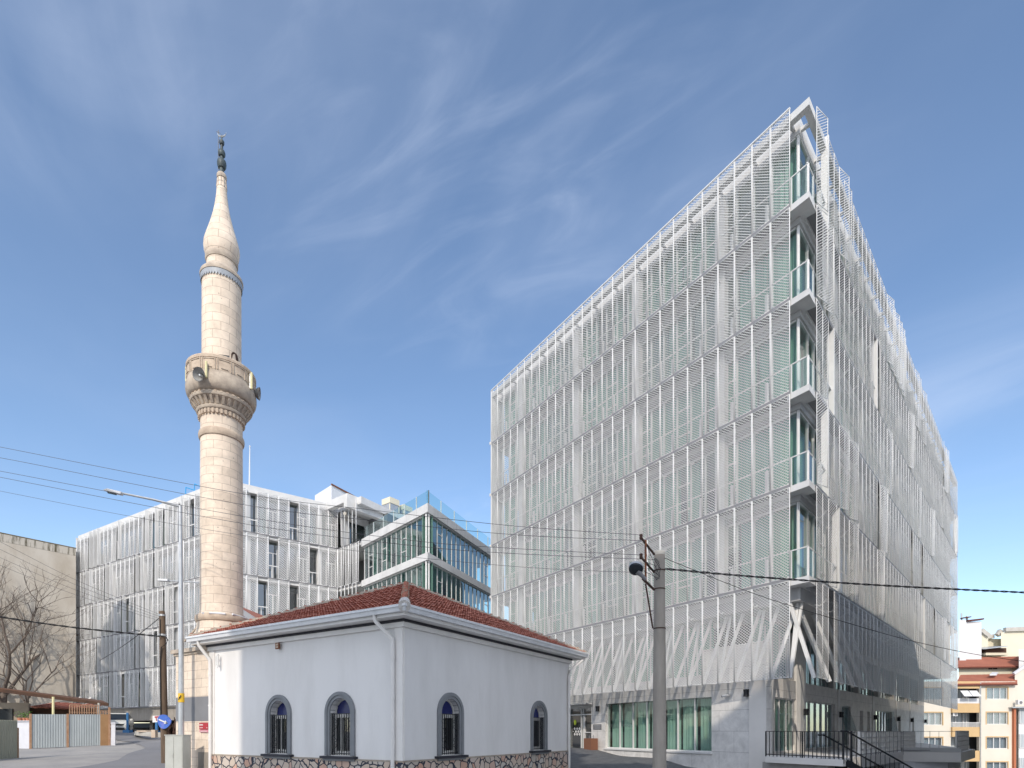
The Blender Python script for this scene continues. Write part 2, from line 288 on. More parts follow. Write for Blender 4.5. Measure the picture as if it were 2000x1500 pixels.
class MB:
    def __init__(s): s.v = []; s.f = []; s.uv = []; s.hasuv = False
    def quad(s, *p):
        b = len(s.v); s.v += [tuple(q) for q in p]; s.f.append(tuple(range(b, b+len(p))))
    def hexa(s, p):            # 8 corners: bottom 0-3, top 4-7
        b = len(s.v); s.v += [tuple(q) for q in p]
        for f in ((0, 3, 2, 1), (4, 5, 6, 7), (0, 1, 5, 4), (1, 2, 6, 5), (2, 3, 7, 6), (3, 0, 4, 7)): s.f.append(tuple(b+i for i in f))
        return s
    def box(s, x0, x1, y0, y1, z0, z1):
        return s.hexa([(x0, y0, z0), (x1, y0, z0), (x1, y1, z0), (x0, y1, z0), (x0, y0, z1), (x1, y0, z1), (x1, y1, z1), (x0, y1, z1)])
    def cbox(s, c, sx, sy, sz, rz=0):
        ca, sa = math.cos(rz), math.sin(rz); P = []
        for z in (-1, 1):
            for x, y in ((-1, -1), (1, -1), (1, 1), (-1, 1)):
                X, Y = x*sx/2, y*sy/2
                P.append((c[0]+X*ca-Y*sa, c[1]+X*sa+Y*ca, c[2]+z*sz/2))
        return s.hexa(P)
    def bar(s, a, b, w, h, up=(0, 0, 1)):
        a = Vector(a); b = Vector(b); d = (b-a).normalized(); u = Vector(up)
        if abs(d.dot(u)) > 0.98: u = Vector((0, 1, 0))
        x = d.cross(u).normalized()*w/2; y = x.cross(d).normalized()*h/2
        return s.hexa([a-x-y, a+x-y, a+x+y, a-x+y, b-x-y, b+x-y, b+x+y, b-x+y])
    def tube(s, pts, r, n=6, caps=True, r2=None):
        pts = [Vector(p) for p in pts]; b = len(s.v); k = len(pts)
        rs = r if isinstance(r, (list, tuple)) else [r if r2 is None else r+(r2-r)*i/(k-1) for i in range(k)]
        for i, p in enumerate(pts):
            d = (pts[min(i+1, k-1)]-pts[max(i-1, 0)]).normalized()
            u = Vector((0, 0, 1)) if abs(d.z) < 0.9 else Vector((1, 0, 0))
            x = d.cross(u).normalized(); y = x.cross(d)
            for j in range(n):
                a = 2*math.pi*j/n; s.v.append(tuple(p+(x*math.cos(a)+y*math.sin(a))*rs[i]))
        for i in range(k-1):
            for j in range(n):
                s.f.append((b+i*n+j, b+i*n+(j+1) % n, b+(i+1)*n+(j+1) % n, b+(i+1)*n+j))
        if caps: s.f.append(tuple(b+j for j in range(n))); s.f.append(tuple(b+(k-1)*n+j for j in reversed(range(n))))
        return s
    def lathe(s, prof, c, n=40, uvs=None, axis=None):   # prof [(z,r)], with uv (angle*R, z)
        b = len(s.v); k = len(prof)
        for z, r in prof:
            for j in range(n+1):
                a = 2*math.pi*j/n; s.v.append((c[0]+r*math.cos(a), c[1]+r*math.sin(a), c[2]+z))
        for i in range(k-1):
            for j in range(n):
                s.f.append((b+i*(n+1)+j, b+i*(n+1)+j+1, b+(i+1)*(n+1)+j+1, b+(i+1)*(n+1)+j))
                if uvs:
                    s.hasuv = True
                    u0, u1 = 2*math.pi*j/n*uvs, 2*math.pi*(j+1)/n*uvs
                    s.uv += [(u0, prof[i][0]), (u1, prof[i][0]), (u1, prof[i+1][0]), (u0, prof[i+1][0])]
        return s
    def prism(s, poly, z0, z1):
        b = len(s.v); n = len(poly)
        s.v += [(p[0], p[1], z0) for p in poly]+[(p[0], p[1], z1) for p in poly]
        s.f.append(tuple(b+i for i in reversed(range(n)))); s.f.append(tuple(b+n+i for i in range(n)))
        for i in range(n): s.f.append((b+i, b+(i+1) % n, b+n+(i+1) % n, b+n+i))
        return s
    def ball(s, c, r, n=10, sq=1.0):
        return s.lathe([(-r*sq*math.cos(math.pi*i/n), max(r*math.sin(math.pi*i/n), 1e-4)) for i in range(n+1)], c, n*2)
    def fbox(s, F_, s0, s1, o0, o1, z0, z1, uv=False):
        P = [F_(s0, o0, z0), F_(s1, o0, z0), F_(s1, o1, z0), F_(s0, o1, z0), F_(s0, o0, z1), F_(s1, o0, z1), F_(s1, o1, z1), F_(s0, o1, z1)]
        s.hexa(P)
        if uv:
            s.hasuv = True
            C = [(s0, o0, z0), (s1, o0, z0), (s1, o1, z0), (s0, o1, z0), (s0, o0, z1), (s1, o0, z1), (s1, o1, z1), (s0, o1, z1)]
            for f in ((0, 3, 2, 1), (4, 5, 6, 7), (0, 1, 5, 4), (1, 2, 6, 5), (2, 3, 7, 6), (3, 0, 4, 7)):
                for i in f: s.uv.append((C[i][0]+C[i][1], C[i][2]))
        return s
    def build(s, name, m, parent=None, smooth=False, flat_ang=None):
        me = bpy.data.meshes.new(name); o = Vector((0, 0, 0))
        if parent is not None: o = ORIG[parent.name]
        elif s.v:
            o = Vector(s.v[0])
        me.from_pydata([(v[0]-o[0], v[1]-o[1], v[2]-o[2]) for v in s.v], [], s.f)
        if s.hasuv and len(s.uv) == len(me.loops):
            l = me.uv_layers.new(name='UVMap'); l.data.foreach_set('uv', np.array(s.uv, dtype='f').ravel())
        me.materials.append(M(m) if isinstance(m, str) else m)
        if smooth: me.polygons.foreach_set('use_smooth', [True]*len(me.polygons)); me.set_sharp_from_angle(angle=R(35))
        me.update()
        ob = bpy.data.objects.new(name, me); col.objects.link(ob)
        if parent is not None: ob.parent = parent
        else: ob.location = o
        ORIG[ob.name] = Vector(o)
        return ob

def face(ox, oy, dx, dy, outsign):
    L = math.hypot(dx, dy); dx /= L; dy /= L
    nx, ny = (-dy*outsign, dx*outsign)
    def f(s, o, z): return (ox+dx*s+nx*o, oy+dy*s+ny*o, z)
    f.ang = math.atan2(dy, dx); f.d = (dx, dy); f.n = (nx, ny); f.sign = outsign
    return f
def wall_cells(mb, F_, s0, s1, z0, z1, ops, o0, o1, uv=False):
    S = sorted({s0, s1, *[max(s0, min(s1, v)) for a in ops for v in a[:2]]}); Z = sorted({z0, z1, *[max(z0, min(z1, v)) for a in ops for v in a[2:4]]})
    for i in range(len(S)-1):
        j = 0
        while j < len(Z)-1:
            def solid(k): 
                cs, cz = (S[i]+S[i+1])/2, (Z[k]+Z[k+1])/2
                return not any(a[0] < cs < a[1] and a[2] < cz < a[3] for a in ops)
            if not solid(j): j += 1; continue
            k = j
            while k+1 < len(Z)-1 and solid(k+1): k += 1
            mb.fbox(F_, S[i], S[i+1], o0, o1, Z[j], Z[k+1], uv); j = k+1
def curtain(mb, F_, s0, s1, o, z0, z1, amp=0.045, per=0.22, ph=0.0):
    n = max(4, int((s1-s0)/per*5)); b = len(mb.v)
    for i in range(n+1):
        s_ = s0+(s1-s0)*i/n; a = amp*math.sin(2*math.pi*s_/per+ph)+amp*0.6*math.sin(2*math.pi*s_/(per*2.7)+ph*2)
        mb.v.append(F_(s_, o+a, z0)); mb.v.append(F_(s_, o+a*0.8, z1))
    for i in range(n): mb.f.append((b+2*i, b+2*i+2, b+2*i+3, b+2*i+1))

# ------------------------------------------------------------------ ground
CP = [(4, 35, -1.06), (8.8, 26.4, -1.72), (7, 29, -1.38), (1, 40, -.95), (-17, 30, -1.0), (-22, 38, -.5), (-30, 45, -.1), (-13, 20, -1.42), (-11, 15, -1.5),
      (-3, 12, -1.7), (0, 0, -1.7), (12, 20, -2.6), (20, 25, -3.6), (40, 45, -5.0), (60, 60, -5.5), (-45, 60, .4), (-60, 40, .3), (-20, -30, -1.7), (20, -20, -2.6),
      (-40, 20, -.5), (0, 80, .3), (30, 15, -3.6), (-27, 32, -1.0), (-24.7, 35, -.88), (-24, 26, -1.2), (10, 24, -2.0), (15, 22, -3.2)]
CPn = np.array(CP)
def gz(x, y):
    d2 = (CPn[:, 0]-x)**2+(CPn[:, 1]-y)**2+1.5
    w = d2**-1.6
    return float((w*CPn[:, 2]).sum()/w.sum())
g = MB()
xs = list(np.arange(-70, 71, 1.0)); ys = list(np.arange(-40, 101, 1.0))
for y in ys:
    for x in xs: g.v.append((x, y, gz(x, y)))
nx = len(xs)
for j in range(len(ys)-1):
    for i in range(nx-1): g.f.append((j*nx+i, j*nx+i+1, (j+1)*nx+i+1, (j+1)*nx+i))
# skirt out to the horizon
b = len(g.v)
ring_in = [(i, 0) for i in range(nx)]+[(nx-1, j) for j in range(1, len(ys))]+[(i, len(ys)-1) for i in range(nx-2, -1, -1)]+[(0, j) for j in range(len(ys)-2, 0, -1)]
for i, j in ring_in:
    x, y = xs[i], ys[j]; k = 3000/max(abs(x), abs(y-30)); g.v.append((x*k, 30+(y-30)*k, -3.0))
n = len(ring_in)
for a in range(n):
    p, q = ring_in[a], ring_in[(a+1) % n]
    g.f.append((p[1]*nx+p[0], b+a, b+(a+1) % n, q[1]*nx+q[0]))
tag(g.build('ground', 'ground_pave', smooth=True), kind='structure')

def strip(name, left, right, m, dz, n=60, cross=8):
    mb = MB()
    def lerp(P, t):
        t *= len(P)-1; i = min(int(t), len(P)-2); u = t-i
        return P[i][0]+(P[i+1][0]-P[i][0])*u, P[i][1]+(P[i+1][1]-P[i][1])*u
    for i in range(n+1):
        a = lerp(left, i/n); c = lerp(right, i/n)
        for j in range(cross+1):
            x = a[0]+(c[0]-a[0])*j/cross; y = a[1]+(c[1]-a[1])*j/cross; mb.v.append((x, y, gz(x, y)+dz))
    for i in range(n):
        for j in range(cross): k = i*(cross+1)+j; mb.f.append((k, k+1, k+cross+2, k+cross+1))
    return tag(mb.build(name, m, smooth=True), kind='structure')
strip('road', [(-14.5, -5), (-15.5, 14), (-16.6, 24), (-20.3, 31.5), (-25.5, 38), (-36, 46), (-50, 52)],
      [(-4, -5), (-6.5, 11), (-12.2, 18.5), (-14.3, 27), (-17.5, 36.5), (-27, 46), (-44, 58)], 'asphalt', 0.03)
strip('plaza_paving', [(-4, 24.5), (-4.5, 30), (-3.5, 36), (-3, 42)], [(9.0, 20.5), (8.2, 27.0), (4.5, 34), (2.5, 38.5)], 'cobble', 0.035, 40, 20)

# ------------------------------------------------------------------ expanded metal panels
def panel_np(w, h, sgn, p=0.145, a=0.056, v=0.028, inn=0.004, bar=0.030, t=0.014, straight=False):
    nxp = 1 if straight else max(2, int(round(w/(p/2)))); nz = int(round((h-0.02)/a)); dx = w/nxp; dz = h/nz
    i = np.arange(nxp+1); V = []; Q = []; base = 0
    for k in range(nz):
        zc = (k+0.5)*dz; ph = ((i+k) % 2)*2-1; z = zc+ph*dz*0.5*(0 if straight else 1)
        lo = np.stack([i*dx, np.full(nxp+1, sgn*inn), np.clip(z-v/2, 0, h)], 1); hi = np.stack([i*dx, np.full(nxp+1, -sgn*inn), np.clip(z+v/2, 0, h)], 1)
        V += [lo, hi]; q = np.arange(nxp)+base
        Q.append(np.stack([q, q+1, q+1+nxp+1, q+nxp+1], 1)); base += 2*(nxp+1)
    V = np.concatenate(V); Q = np.concatenate(Q)
    mb = MB()
    mb.box(0, bar, -t, t, 0, h); mb.box(w-bar, w, -t, t, 0, h); mb.box(bar, w-bar, -t*0.8, t*0.8, 0, bar*0.9); mb.box(bar, w-bar, -t*0.8, t*0.8, h-bar*0.9, h)
    V2 = np.array(mb.v); Q2 = np.array(mb.f)+len(V)
    return np.concatenate([V, V2]), np.concatenate([Q, Q2])
def np_obj(name, V, Q, m, parent, loc):
    me = bpy.data.meshes.new(name)
    me.vertices.add(len(V)); me.vertices.foreach_set('co', V.astype('f').ravel())
    me.loops.add(len(Q)*4); me.loops.foreach_set('vertex_index', Q.astype('i').ravel())
    me.polygons.add(len(Q)); me.polygons.foreach_set('loop_start', np.arange(0, len(Q)*4, 4, dtype='i')); me.polygons.foreach_set('loop_total', np.full(len(Q), 4, dtype='i'))
    me.update(calc_edges=True); me.materials.append(M(m))
    o = bpy.data.objects.new(name, me); col.objects.link(o); o.parent = parent; o.location = loc
    ORIG[o.name] = Vector(ORIG[parent.name])
    return o
PCACHE = {}
def panel_geo(w, h, sgn, fine):
    k = (round(w, 3), round(h, 3), sgn, fine)
    if k not in PCACHE:
        if fine == 'low': geo = panel_np(w, h, sgn, 0.19, 0.075, 0.034, bar=0.045, t=0.02)
        elif fine: geo = panel_np(w, h, sgn, bar=0.03, t=0.014 if sgn > 0 else 0.010)
        elif sgn > 0: geo = panel_np(w, h, sgn, 0.17, 0.068, 0.033, bar=0.03, t=0.014)
        else: geo = panel_np(w, h, sgn, 0.17, 0.068, 0.041, bar=0.034, t=0.010)
        PCACHE[k] = [geo, None]
    return PCACHE[k]
def place_panels(specs, parent, nind, mesh='mesh_metal'):
    """specs: (distance, pos xyz, angle, w, h, sgn, fine); the nearest nind are parts, the rest one stuff part"""
    specs = sorted(specs, key=lambda q: q[0]); org = ORIG[parent.name]
    for d, pos, ang, w, h, sgn, fine in specs[:nind]:
        e = panel_geo(w, h, sgn, fine); loc = Vector(pos)-org
        if e[1] is None:
            o = np_obj('mesh_panel', e[0][0], e[0][1], mesh, parent, loc); e[1] = o.data
        else:
            o = bpy.data.objects.new('mesh_panel', e[1]); col.objects.link(o); o.parent = parent; o.location = loc; ORIG[o.name] = org
        o.rotation_euler = (0, 0, ang)
    VV = []; QQ = []; b = 0
    for d, pos, ang, w, h, sgn, fine in specs[nind:]:
        V, Q = panel_geo(w, h, sgn, fine)[0]; c, s = math.cos(ang), math.sin(ang)
        X = V[:, 0]*c-V[:, 1]*s+pos[0]-org[0]; Y = V[:, 0]*s+V[:, 1]*c+pos[1]-org[1]; Z = V[:, 2]+pos[2]-org[2]
        VV.append(np.stack([X, Y, Z], 1)); QQ.append(Q+b); b += len(V)
    if VV:
        o = np_obj('mesh_panels', np.concatenate(VV), np.concatenate(QQ), mesh, parent, (0, 0, 0)); o['kind'] = 'stuff'

# ================================================================== MAIN MESH-CLAD BUILDING
ROWS = [(2.0, 5.85), (5.85, 9.45), (9.45, 13.04), (13.04, 16.64), (16.64, 20.23), (20.23, 24.0)]
AP = (11.14, 21.24)
LD = (-0.556, 0.831); RD = (0.688, 0.726)
LF = face(AP[0], AP[1], LD[0], LD[1], 1)      # s from the apex; o outward
RF = face(AP[0], AP[1], RD[0], RD[1], -1)
LLEN, RLEN = 0.79+21.85, 0.77+45.2
bld = thing('mesh_clad_building', 'tall sharp-cornered building wrapped in white expanded metal mesh', 'building', (AP[0], AP[1], -2.2))
MOD = 21.85/27
specs = []
for r, (z0, z1) in enumerate(ROWS):
    for c in range(27):
        s_ = 0.79+c*MOD; p = LF(s_+0.004, 0.0, z0+0.055)
        specs.append((math.hypot(p[0], p[1]), p, LF.ang, MOD-0.008, z1-z0-0.11, 1, s_ < 12))
# the folded right-hand face: (module widths, swing of the far end)
rr = random.Random(11)
RM = 45.2/56
gaps = {r: [] for r in range(6)}
seed_rows = {5: [('t', 1), ('g', 1), ('f', 2), ('t', 1), ('h', 1)], 4: [('t', 2), ('f', 2)], 3: [('f', 2), ('g', 1), ('f', 3)], 2: [('t', 1), ('g', 1), ('f', 2), ('t', 1), ('f', 1)],
             1: [('f', 2), ('h', 1), ('g', 1), ('f', 2), ('t', 1)], 0: [('f', 2), ('g', 1), ('f', 2)]}
for r, (z0, z1) in enumerate(ROWS):
    seq = list(seed_rows[r]); cnt = sum(n for _, n in seq)
    while cnt < 56:
        k = rr.choices(['f', 't', 'h', 'g', 'n'], [9, 1.9, 1.5, 0.6, 0.4])[0]; n = rr.randint(2, 5) if k == 'f' else 1
        if k == 'g' and r == 0: k = 'f'
        n = min(n, 56-cnt); seq.append((k, n)); cnt += n
    c = 0
    for k, n in seq:
        for i in range(n):
            s_ = 0.77+c*RM; c += 1
            if k == 'g': gaps[r].append(s_); continue
            sw = {'f': 0, 't': R(14), 'h': R(8), 'n': -R(8)}[k]*(.4 if r == 0 else 1)
            o0 = -0.11 if k == 'n' else (0.01 if k != 'f' else 0)
            p = RF(s_+0.004, 0.0, z0+0.055)
            if k == 'n':
                p = RF(s_+0.004, 0.11, z0+0.055)
            specs.append((math.hypot(p[0], p[1]), p, RF.ang-sw, RM-0.008, z1-z0-0.11, -1, s_ < 10))
place_panels(specs, bld, 100)

# slabs
def off(o, s0, F_, L_):
    return F_(s0, -o, 0)
def ring_poly(o):
    # footprint inset by o from both street faces
    k = o/0.975
    a = (AP[0]+k*(LD[0]+RD[0]), AP[1]+k*(LD[1]+RD[1]))
    l = LF(LLEN, -o, 0)[:2]; r_ = RF(RLEN, -o, 0)[:2]
    return a, l, r_
def back_corner(l, r_): return (l[0]+r_[0]-AP[0]-2, l[1]+r_[1]-AP[1]-3)
lev = [5.85, 9.45, 13.04, 16.64, 20.28]
for z in lev:
    a, l, r_ = ring_poly(0.06); bc = back_corner(l, r_); a2, l2, r2 = ring_poly(0.46)
    Lc, Rc, Lc2, Rc2 = LF(0.95, -0.06, 0)[:2], RF(0.95, -0.06, 0)[:2], LF(0.95, -0.46, 0)[:2], RF(0.95, -0.46, 0)[:2]
    m_ = MB(); m_.prism([a, Rc, Rc2, r2, bc, l2, Lc2, Lc], z-0.24, z); m_.build('floor_slab', 'slab_white', bld)
    m_ = MB(); m_.fbox(LF, 0.97, LLEN-.1, -0.455, -0.07, z-0.06, z-0.02); m_.fbox(RF, 0.97, RLEN-.1, -0.455, -0.07, z-0.06, z-0.02); m_.build('walkway_grating', 'seam_metal', bld)
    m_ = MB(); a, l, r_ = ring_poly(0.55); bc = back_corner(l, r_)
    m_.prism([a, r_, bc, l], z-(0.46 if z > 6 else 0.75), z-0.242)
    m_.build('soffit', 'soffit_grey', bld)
# roof frame ring and inner roof
m_ = MB()
a, l, r_ = ring_poly(0.06); a2, l2, r2 = ring_poly(0.30)
m_.hexa([(*a, 23.52), (*l, 23.52), (*l2, 23.52), (*a2, 23.52), (*a, 23.80), (*l, 23.80), (*l2, 23.80), (*a2, 23.80)])
m_.hexa([(*a, 23.52), (*a2, 23.52), (*r2, 23.52), (*r_, 23.52), (*a, 23.80), (*a2, 23.80), (*r2, 23.80), (*r_, 23.80)])
for i in range(14): m_.fbox(LF, 0.9+i*1.62, 1.02+i*1.62, -0.62, -0.28, 23.56, 23.68)
for i in range(26): m_.fbox(RF, 0.9+i*1.72, 1.02+i*1.72, -0.62, -0.28, 23.56, 23.68)
m_.build('roof_frame', 'slab_white', bld)
a, l, r_ = ring_poly(0.60); bc = back_corner(l, r_)
m_ = MB(); m_.prism([a, r_, bc, l], 23.36, 24.02); m_.build('roof', 'slab_white', bld)
# horizontal seam rails between panel rows, with brackets back to the slab
m_ = MB()
for r in range(1, 6):
    z = ROWS[r][0]
    m_.fbox(LF, 0.80, LLEN-0.02, -0.05, 0.012, z-0.052, z+0.052)
    m_.fbox(RF, 0.80, RLEN-0.02, -0.05, -0.012, z-0.05, z+0.05)
m_.build('seam_rail', 'seam_metal', bld)
for z in lev+[23.7]:
    for i in range(27):
        s_ = 0.79+i*MOD
        if i % 2 == 0 and i:
            m_ = MB(); m_.tube([LF(s_+0.12, -0.62, z-0.62), LF(s_+0.12, -0.35, z-0.72), LF(s_+0.10, -0.06, z-0.48)], 0.03, 5); m_.build('bracket', 'white_steel', bld)
m_ = MB()
for z in lev+[23.7]:
    for i in range(55):
        s_ = 0.77+i*RM
        if i % 2 == 0 and i: m_.tube([RF(s_+0.12, -0.62, z-0.62), RF(s_+0.12, -0.35, z-0.72), RF(s_+0.10, -0.06, z-0.48)], 0.03, 5)
m_.build('brackets', 'white_steel', bld)['kind'] = 'stuff'
m_ = MB(); m_.fbox(LF, 0.79, LLEN, -0.03, 0.03, 23.955, 24.01); m_.build('top_rail', 'white_steel', bld)
# end frame of mesh at far left corner
m_ = MB(); m_.fbox(LF, LLEN, LLEN+0.06, -0.9, 0.02, 2.0, 24.0)
for z in lev: m_.fbox(LF, LLEN+0.005, LLEN+0.10, -1.0, 0.1, z-0.1, z+0.08)
m_.build('end_frame', 'mesh_metal', bld)

# glazing behind the mesh, one band per storey and face
GO = -0.655
floors = [(5.85, 8.99), (9.45, 12.58), (13.04, 16.18), (16.64, 19.82), (20.28, 23.36)]
gc = ring_poly(0.655)[0]
SG = 0.655*1.026*0.0
def sproj(F_, p): return (p[0]-AP[0])*F_.d[0]+(p[1]-AP[1])*F_.d[1]
s0L, s0R = sproj(LF, gc), sproj(RF, gc)
rg = random.Random(5)
pat_win = [3, 6, 9, 12, 14, 18, 21, 24]
for fi, (z0, z1) in enumerate(floors):
    for F_, n, s0, Lm in ((LF, 27, s0L, MOD), (RF, 55, s0R, RM)):
        gl = MB(); fr = MB(); cu = MB(); cw = MB(); end = 0.79+n*Lm-(0.25 if F_ is LF else 0)
        gl.quad(F_(s0+0.04, GO-0.02, z0), F_(end, GO-0.02, z0), F_(end, GO-0.02, z1), F_(s0+0.04, GO-0.02, z1))
        g_ = gl.build('window_band', 'glass_clear', bld)
        fr.fbox(F_, s0+0.0, s0+0.06, GO-0.06, GO+0.03, z0, z1)
        for c in range(n+1):
            s_ = 0.79+0.30+c*Lm
            if s_ > end-0.05 or s_ < s0+0.3: continue
            fr.fbox(F_, s_, s_+0.055, GO-0.06, GO+0.035, z0, z1)
            if c in pat_win or (F_ is RF and c % 3 == 0):
                h1 = z0+0.95; h2 = z0+2.15
                for hz in (h1, h2): fr.fbox(F_, s_+0.055, s_+Lm, GO-0.05, GO+0.03, hz, hz+0.05)
            if c % 2 == 1 and F_ is LF:      # slim vertical box sections seen behind the mesh
                fr.fbox(F_, s_+0.10, s_+0.20, GO+0.12, GO+0.22, z0, z0+1.15)
        fr.fbox(F_, s0+0.1, end, GO-0.05, GO+0.03, z0, z0+0.07); fr.fbox(F_, s0+0.1, end, GO-0.05, GO+0.03, z1-0.07, z1)
        fr.build('window_frame', 'white_steel', g_)
        c = 0; s_ = s0+0.25
        while s_ < end-0.5:
            w_ = rg.choice([0.8, 1.6, 2.4, 1.2]); e = min(s_+w_, end-0.1)
            t = rg.random() if s_ > s0+0.3 else 0
            if t < 0.72: curtain(cu, F_, s_, e, GO-0.24, z0+0.05, z1-0.05, ph=rg.random()*6)
            elif t < 0.84: curtain(cw, F_, s_, e, GO-0.24, z0+0.05, z1-0.05, ph=rg.random()*6)
            s_ = e+rg.choice([0.05, 0.1, 0.35])
        if cu.v: cu.build('curtain', 'curtain_green', g_, smooth=True)
        if cw.v: cw.build('curtain', 'curtain_white', g_, smooth=True)
        ra = MB()
        ra.fbox(F_, 0.15 if F_ is LF else 0.1, end, -0.16, -0.12, z0+1.10, z0+1.14)
        st = 4 if F_ is LF else 3
        for c in range(0, n, 1):
            if c % st == 0: ra.fbox(F_, 0.79+c*Lm, 0.79+c*Lm+0.05, -0.16, -0.12, z0, z0+1.10)
        ra.fbox(F_, 0.12, 0.15, -0.15, -0.12, z0, z0+1.12)
        ra.build('balcony_railing', 'rail_grey' if False else 'white_steel', bld)
        # corner glass balustrade
        gb = MB(); gb.fbox(F_, 0.16, 0.95, -0.145, -0.135, z0+0.06, z0+1.08); gb.build('glass_balustrade', 'glass_rail_clear', bld)
cb = MB()
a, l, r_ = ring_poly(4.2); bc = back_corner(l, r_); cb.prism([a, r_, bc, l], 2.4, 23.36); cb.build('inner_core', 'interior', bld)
m_ = MB()
for c in (4, 10.2, 16, 23):
    s_ = 0.79+c*MOD; m_.fbox(LF, s_-0.05, s_+0.42, -0.66, -0.36, 5.86, 23.35)
for c in range(5, 55, 6):
    s_ = 0.79+c*RM; m_.fbox(RF, s_, s_+0.42, -0.66, -0.36, 5.86, 23.35)
m_.build('column', 'slab_white', bld)
# white framed french windows at the gaps of the folded face
for r in range(6):
    for s_ in gaps[r]:
        if r == 0: continue
        m_ = MB(); z0 = ROWS[r][0]
        m_.fbox(RF, s_+0.02, s_+0.08, -0.2, -0.05, z0+0.05, z0+1.15); m_.fbox(RF, s_+RM-0.10, s_+RM-0.02, -0.25, 0.03, z0, ROWS[r][1]); m_.fbox(RF, s_+0.08, s_+RM-0.1, -0.12, -0.07, z0+1.08, z0+1.15)
        m_.build('opening_frame', 'white_steel', bld)

# V-struts carrying the skirt of mesh
for i in range(27):
    s_ = 0.79+i*MOD
    m_ = MB(); m_.bar(LF(s_+0.05, -0.12, 2.05), LF(max(s_-0.55, 1.05), -1.0, 5.10), 0.11, 0.11); m_.build('strut', 'white_steel', bld)
    if i % 2 == 0:
        m_ = MB(); m_.bar(LF(s_+0.05, -0.12, 2.05), LF(s_+0.12, -1.05, 5.10), 0.09, 0.09); m_.build('strut', 'white_steel', bld)
for i in range(6):
    s_ = 0.85+i*2*RM*1.25
    m_ = MB(); m_.bar(RF(s_+0.1, -0.12, 2.05), RF(max(s_-0.95, 0.9), -1.0, 5.10), 0.14, 0.14); m_.build('strut', 'white_steel', bld)
# lower storeys ------------------------------------------------------
GL = face(10.46, 23.4, -0.48, 0.877, 1); GR = face(11.4, 24.8, 0.69, 0.724, -1)
ops = [(2.86, 10.6, -0.97, 1.56), (11.95, 14.6, -1.3, 1.45), (3.4, 18, 2.45, 4.9)]
w = MB(); wall_cells(w, GL, 0, 19.5, -3.2, 2.4, ops, -0.35, 0, True); w.fbox(GL, 0, 3.4, -0.35, -0.003, 2.4, 3.75, True)
w.build('stone_wall', 'clad_tiles', bld)
w = MB(); w.fbox(GL, 3.4, 19.5, -1.2, -0.85, 4.9, 5.15, True); w.fbox(GL, 3.4, 19.5, -0.35, -0.1, 2.4, 2.62, True)
for s_ in (6.2, 9.8, 13.4, 17): w.fbox(GL, s_, s_+0.35, -0.9, -0.36, 2.4, 5.15, True)
w.build('upper_wall', 'clad_tiles', bld)
gl = MB(); gl.quad(GL(3.4, -0.62, 2.4), GL(19.5, -0.62, 2.4), GL(19.5, -0.62, 5.15), GL(3.4, -0.62, 5.15)); g_ = gl.build('window_band', 'glass_clear', bld)
fr = MB()
for i in range(20): fr.fbox(GL, 3.45+i*0.81, 3.5+i*0.81, -0.66, -0.58, 2.4, 5.15)
fr.build('window_frame', 'white_steel', g_)
cu = MB(); curtain(cu, GL, 3.5, 6.1, -0.85, 2.45, 5.1); curtain(cu, GL, 6.6, 9.7, -0.85, 2.45, 5.1); curtain(cu, GL, 11, 19, -0.85, 2.45, 5.1); cu.build('curtain', 'curtain_green', g_, smooth=True)
# big curtained window at street level
gl = MB(); gl.quad(GL(2.86, -0.16, -0.97), GL(10.6, -0.16, -0.97), GL(10.6, -0.16, 1.56), GL(2.86, -0.16, 1.56)); g_ = gl.build('street_window', 'glass_clear', bld)
fr = MB()
for i in range(8): fr.fbox(GL, 2.86+i*1.1-0.03+(0.03 if i == 0 else 0), 2.86+i*1.1+0.03, -0.19, -0.10, -0.97, 1.56)
fr.fbox(GL, 2.9, 10.57, -0.19, -0.11, -0.97, -0.91); fr.fbox(GL, 2.8, 10.68, -0.15, 0.06, -1.05, -0.975)
fr.build('window_frame', 'white_steel', g_)
cu = MB()
for i in range(7): curtain(cu, GL, 2.95+i*1.1, 3.90+i*1.1+(0.04 if i % 3 else 0.0), -0.42, -0.93, 1.52, 0.04, 0.19, i*1.3)
cu.build('curtain', 'curtain_teal', g_, smooth=True)
# entrance
dn = MB(); dn.quad(GL(11.95, -0.25, -1.2), GL(14.6, -0.25, -1.2), GL(14.6, -0.25, 1.45), GL(11.95, -0.25, 1.45)); d_ = dn.build('entrance_door', 'glass_dark', bld)
fr = MB()
for s_ in (11.95, 12.98, 13.2, 14.5): fr.fbox(GL, s_, s_+0.07, -0.30, -0.18, -1.2, 1.45)
for z_ in (-1.2, 0.98, 1.38): fr.fbox(GL, 12.02, 14.5, -0.29, -0.2, z_, z_+0.07)
fr.fbox(GL, 12.1, 12.16, -0.26, -0.16, -1.15, 0.95); fr.fbox(GL, 12.85, 12.91, -0.26, -0.16, -1.15, 0.95); fr.fbox(GL, 12.16, 12.85, -0.25, -0.17, -0.1, -0.05)
fr.build('door_frame', 'white_steel', d_)
dc = MB()
for k, (a_, b_) in enumerate([(0, 0), (1, 0), (2, 0), (0.5, .5), (1.5, .5), (0.5, -.5), (1.5, -.5), (2.5, -.5), (2.5, .5), (3.1, 0)]):
    s_, z_ = 13.35+a_*0.26, -0.02+b_*0.34; h = 0.11 if a_ < 3 else 0.05
    dc.quad(GL(s_-h, -0.235, z_), GL(s_, -0.235, z_-h), GL(s_+h, -0.235, z_), GL(s_, -0.235, z_+h))
dc.build('diamond_decal', 'sign_white', d_)
dc = MB(); dc.quad(*[GL(13.95+0.13*math.cos(a), -0.23, 0.55+0.17*math.sin(a)) for a in [i*math.pi/6 for i in range(12)]]); dc.build('round_decal', 'lime', d_)
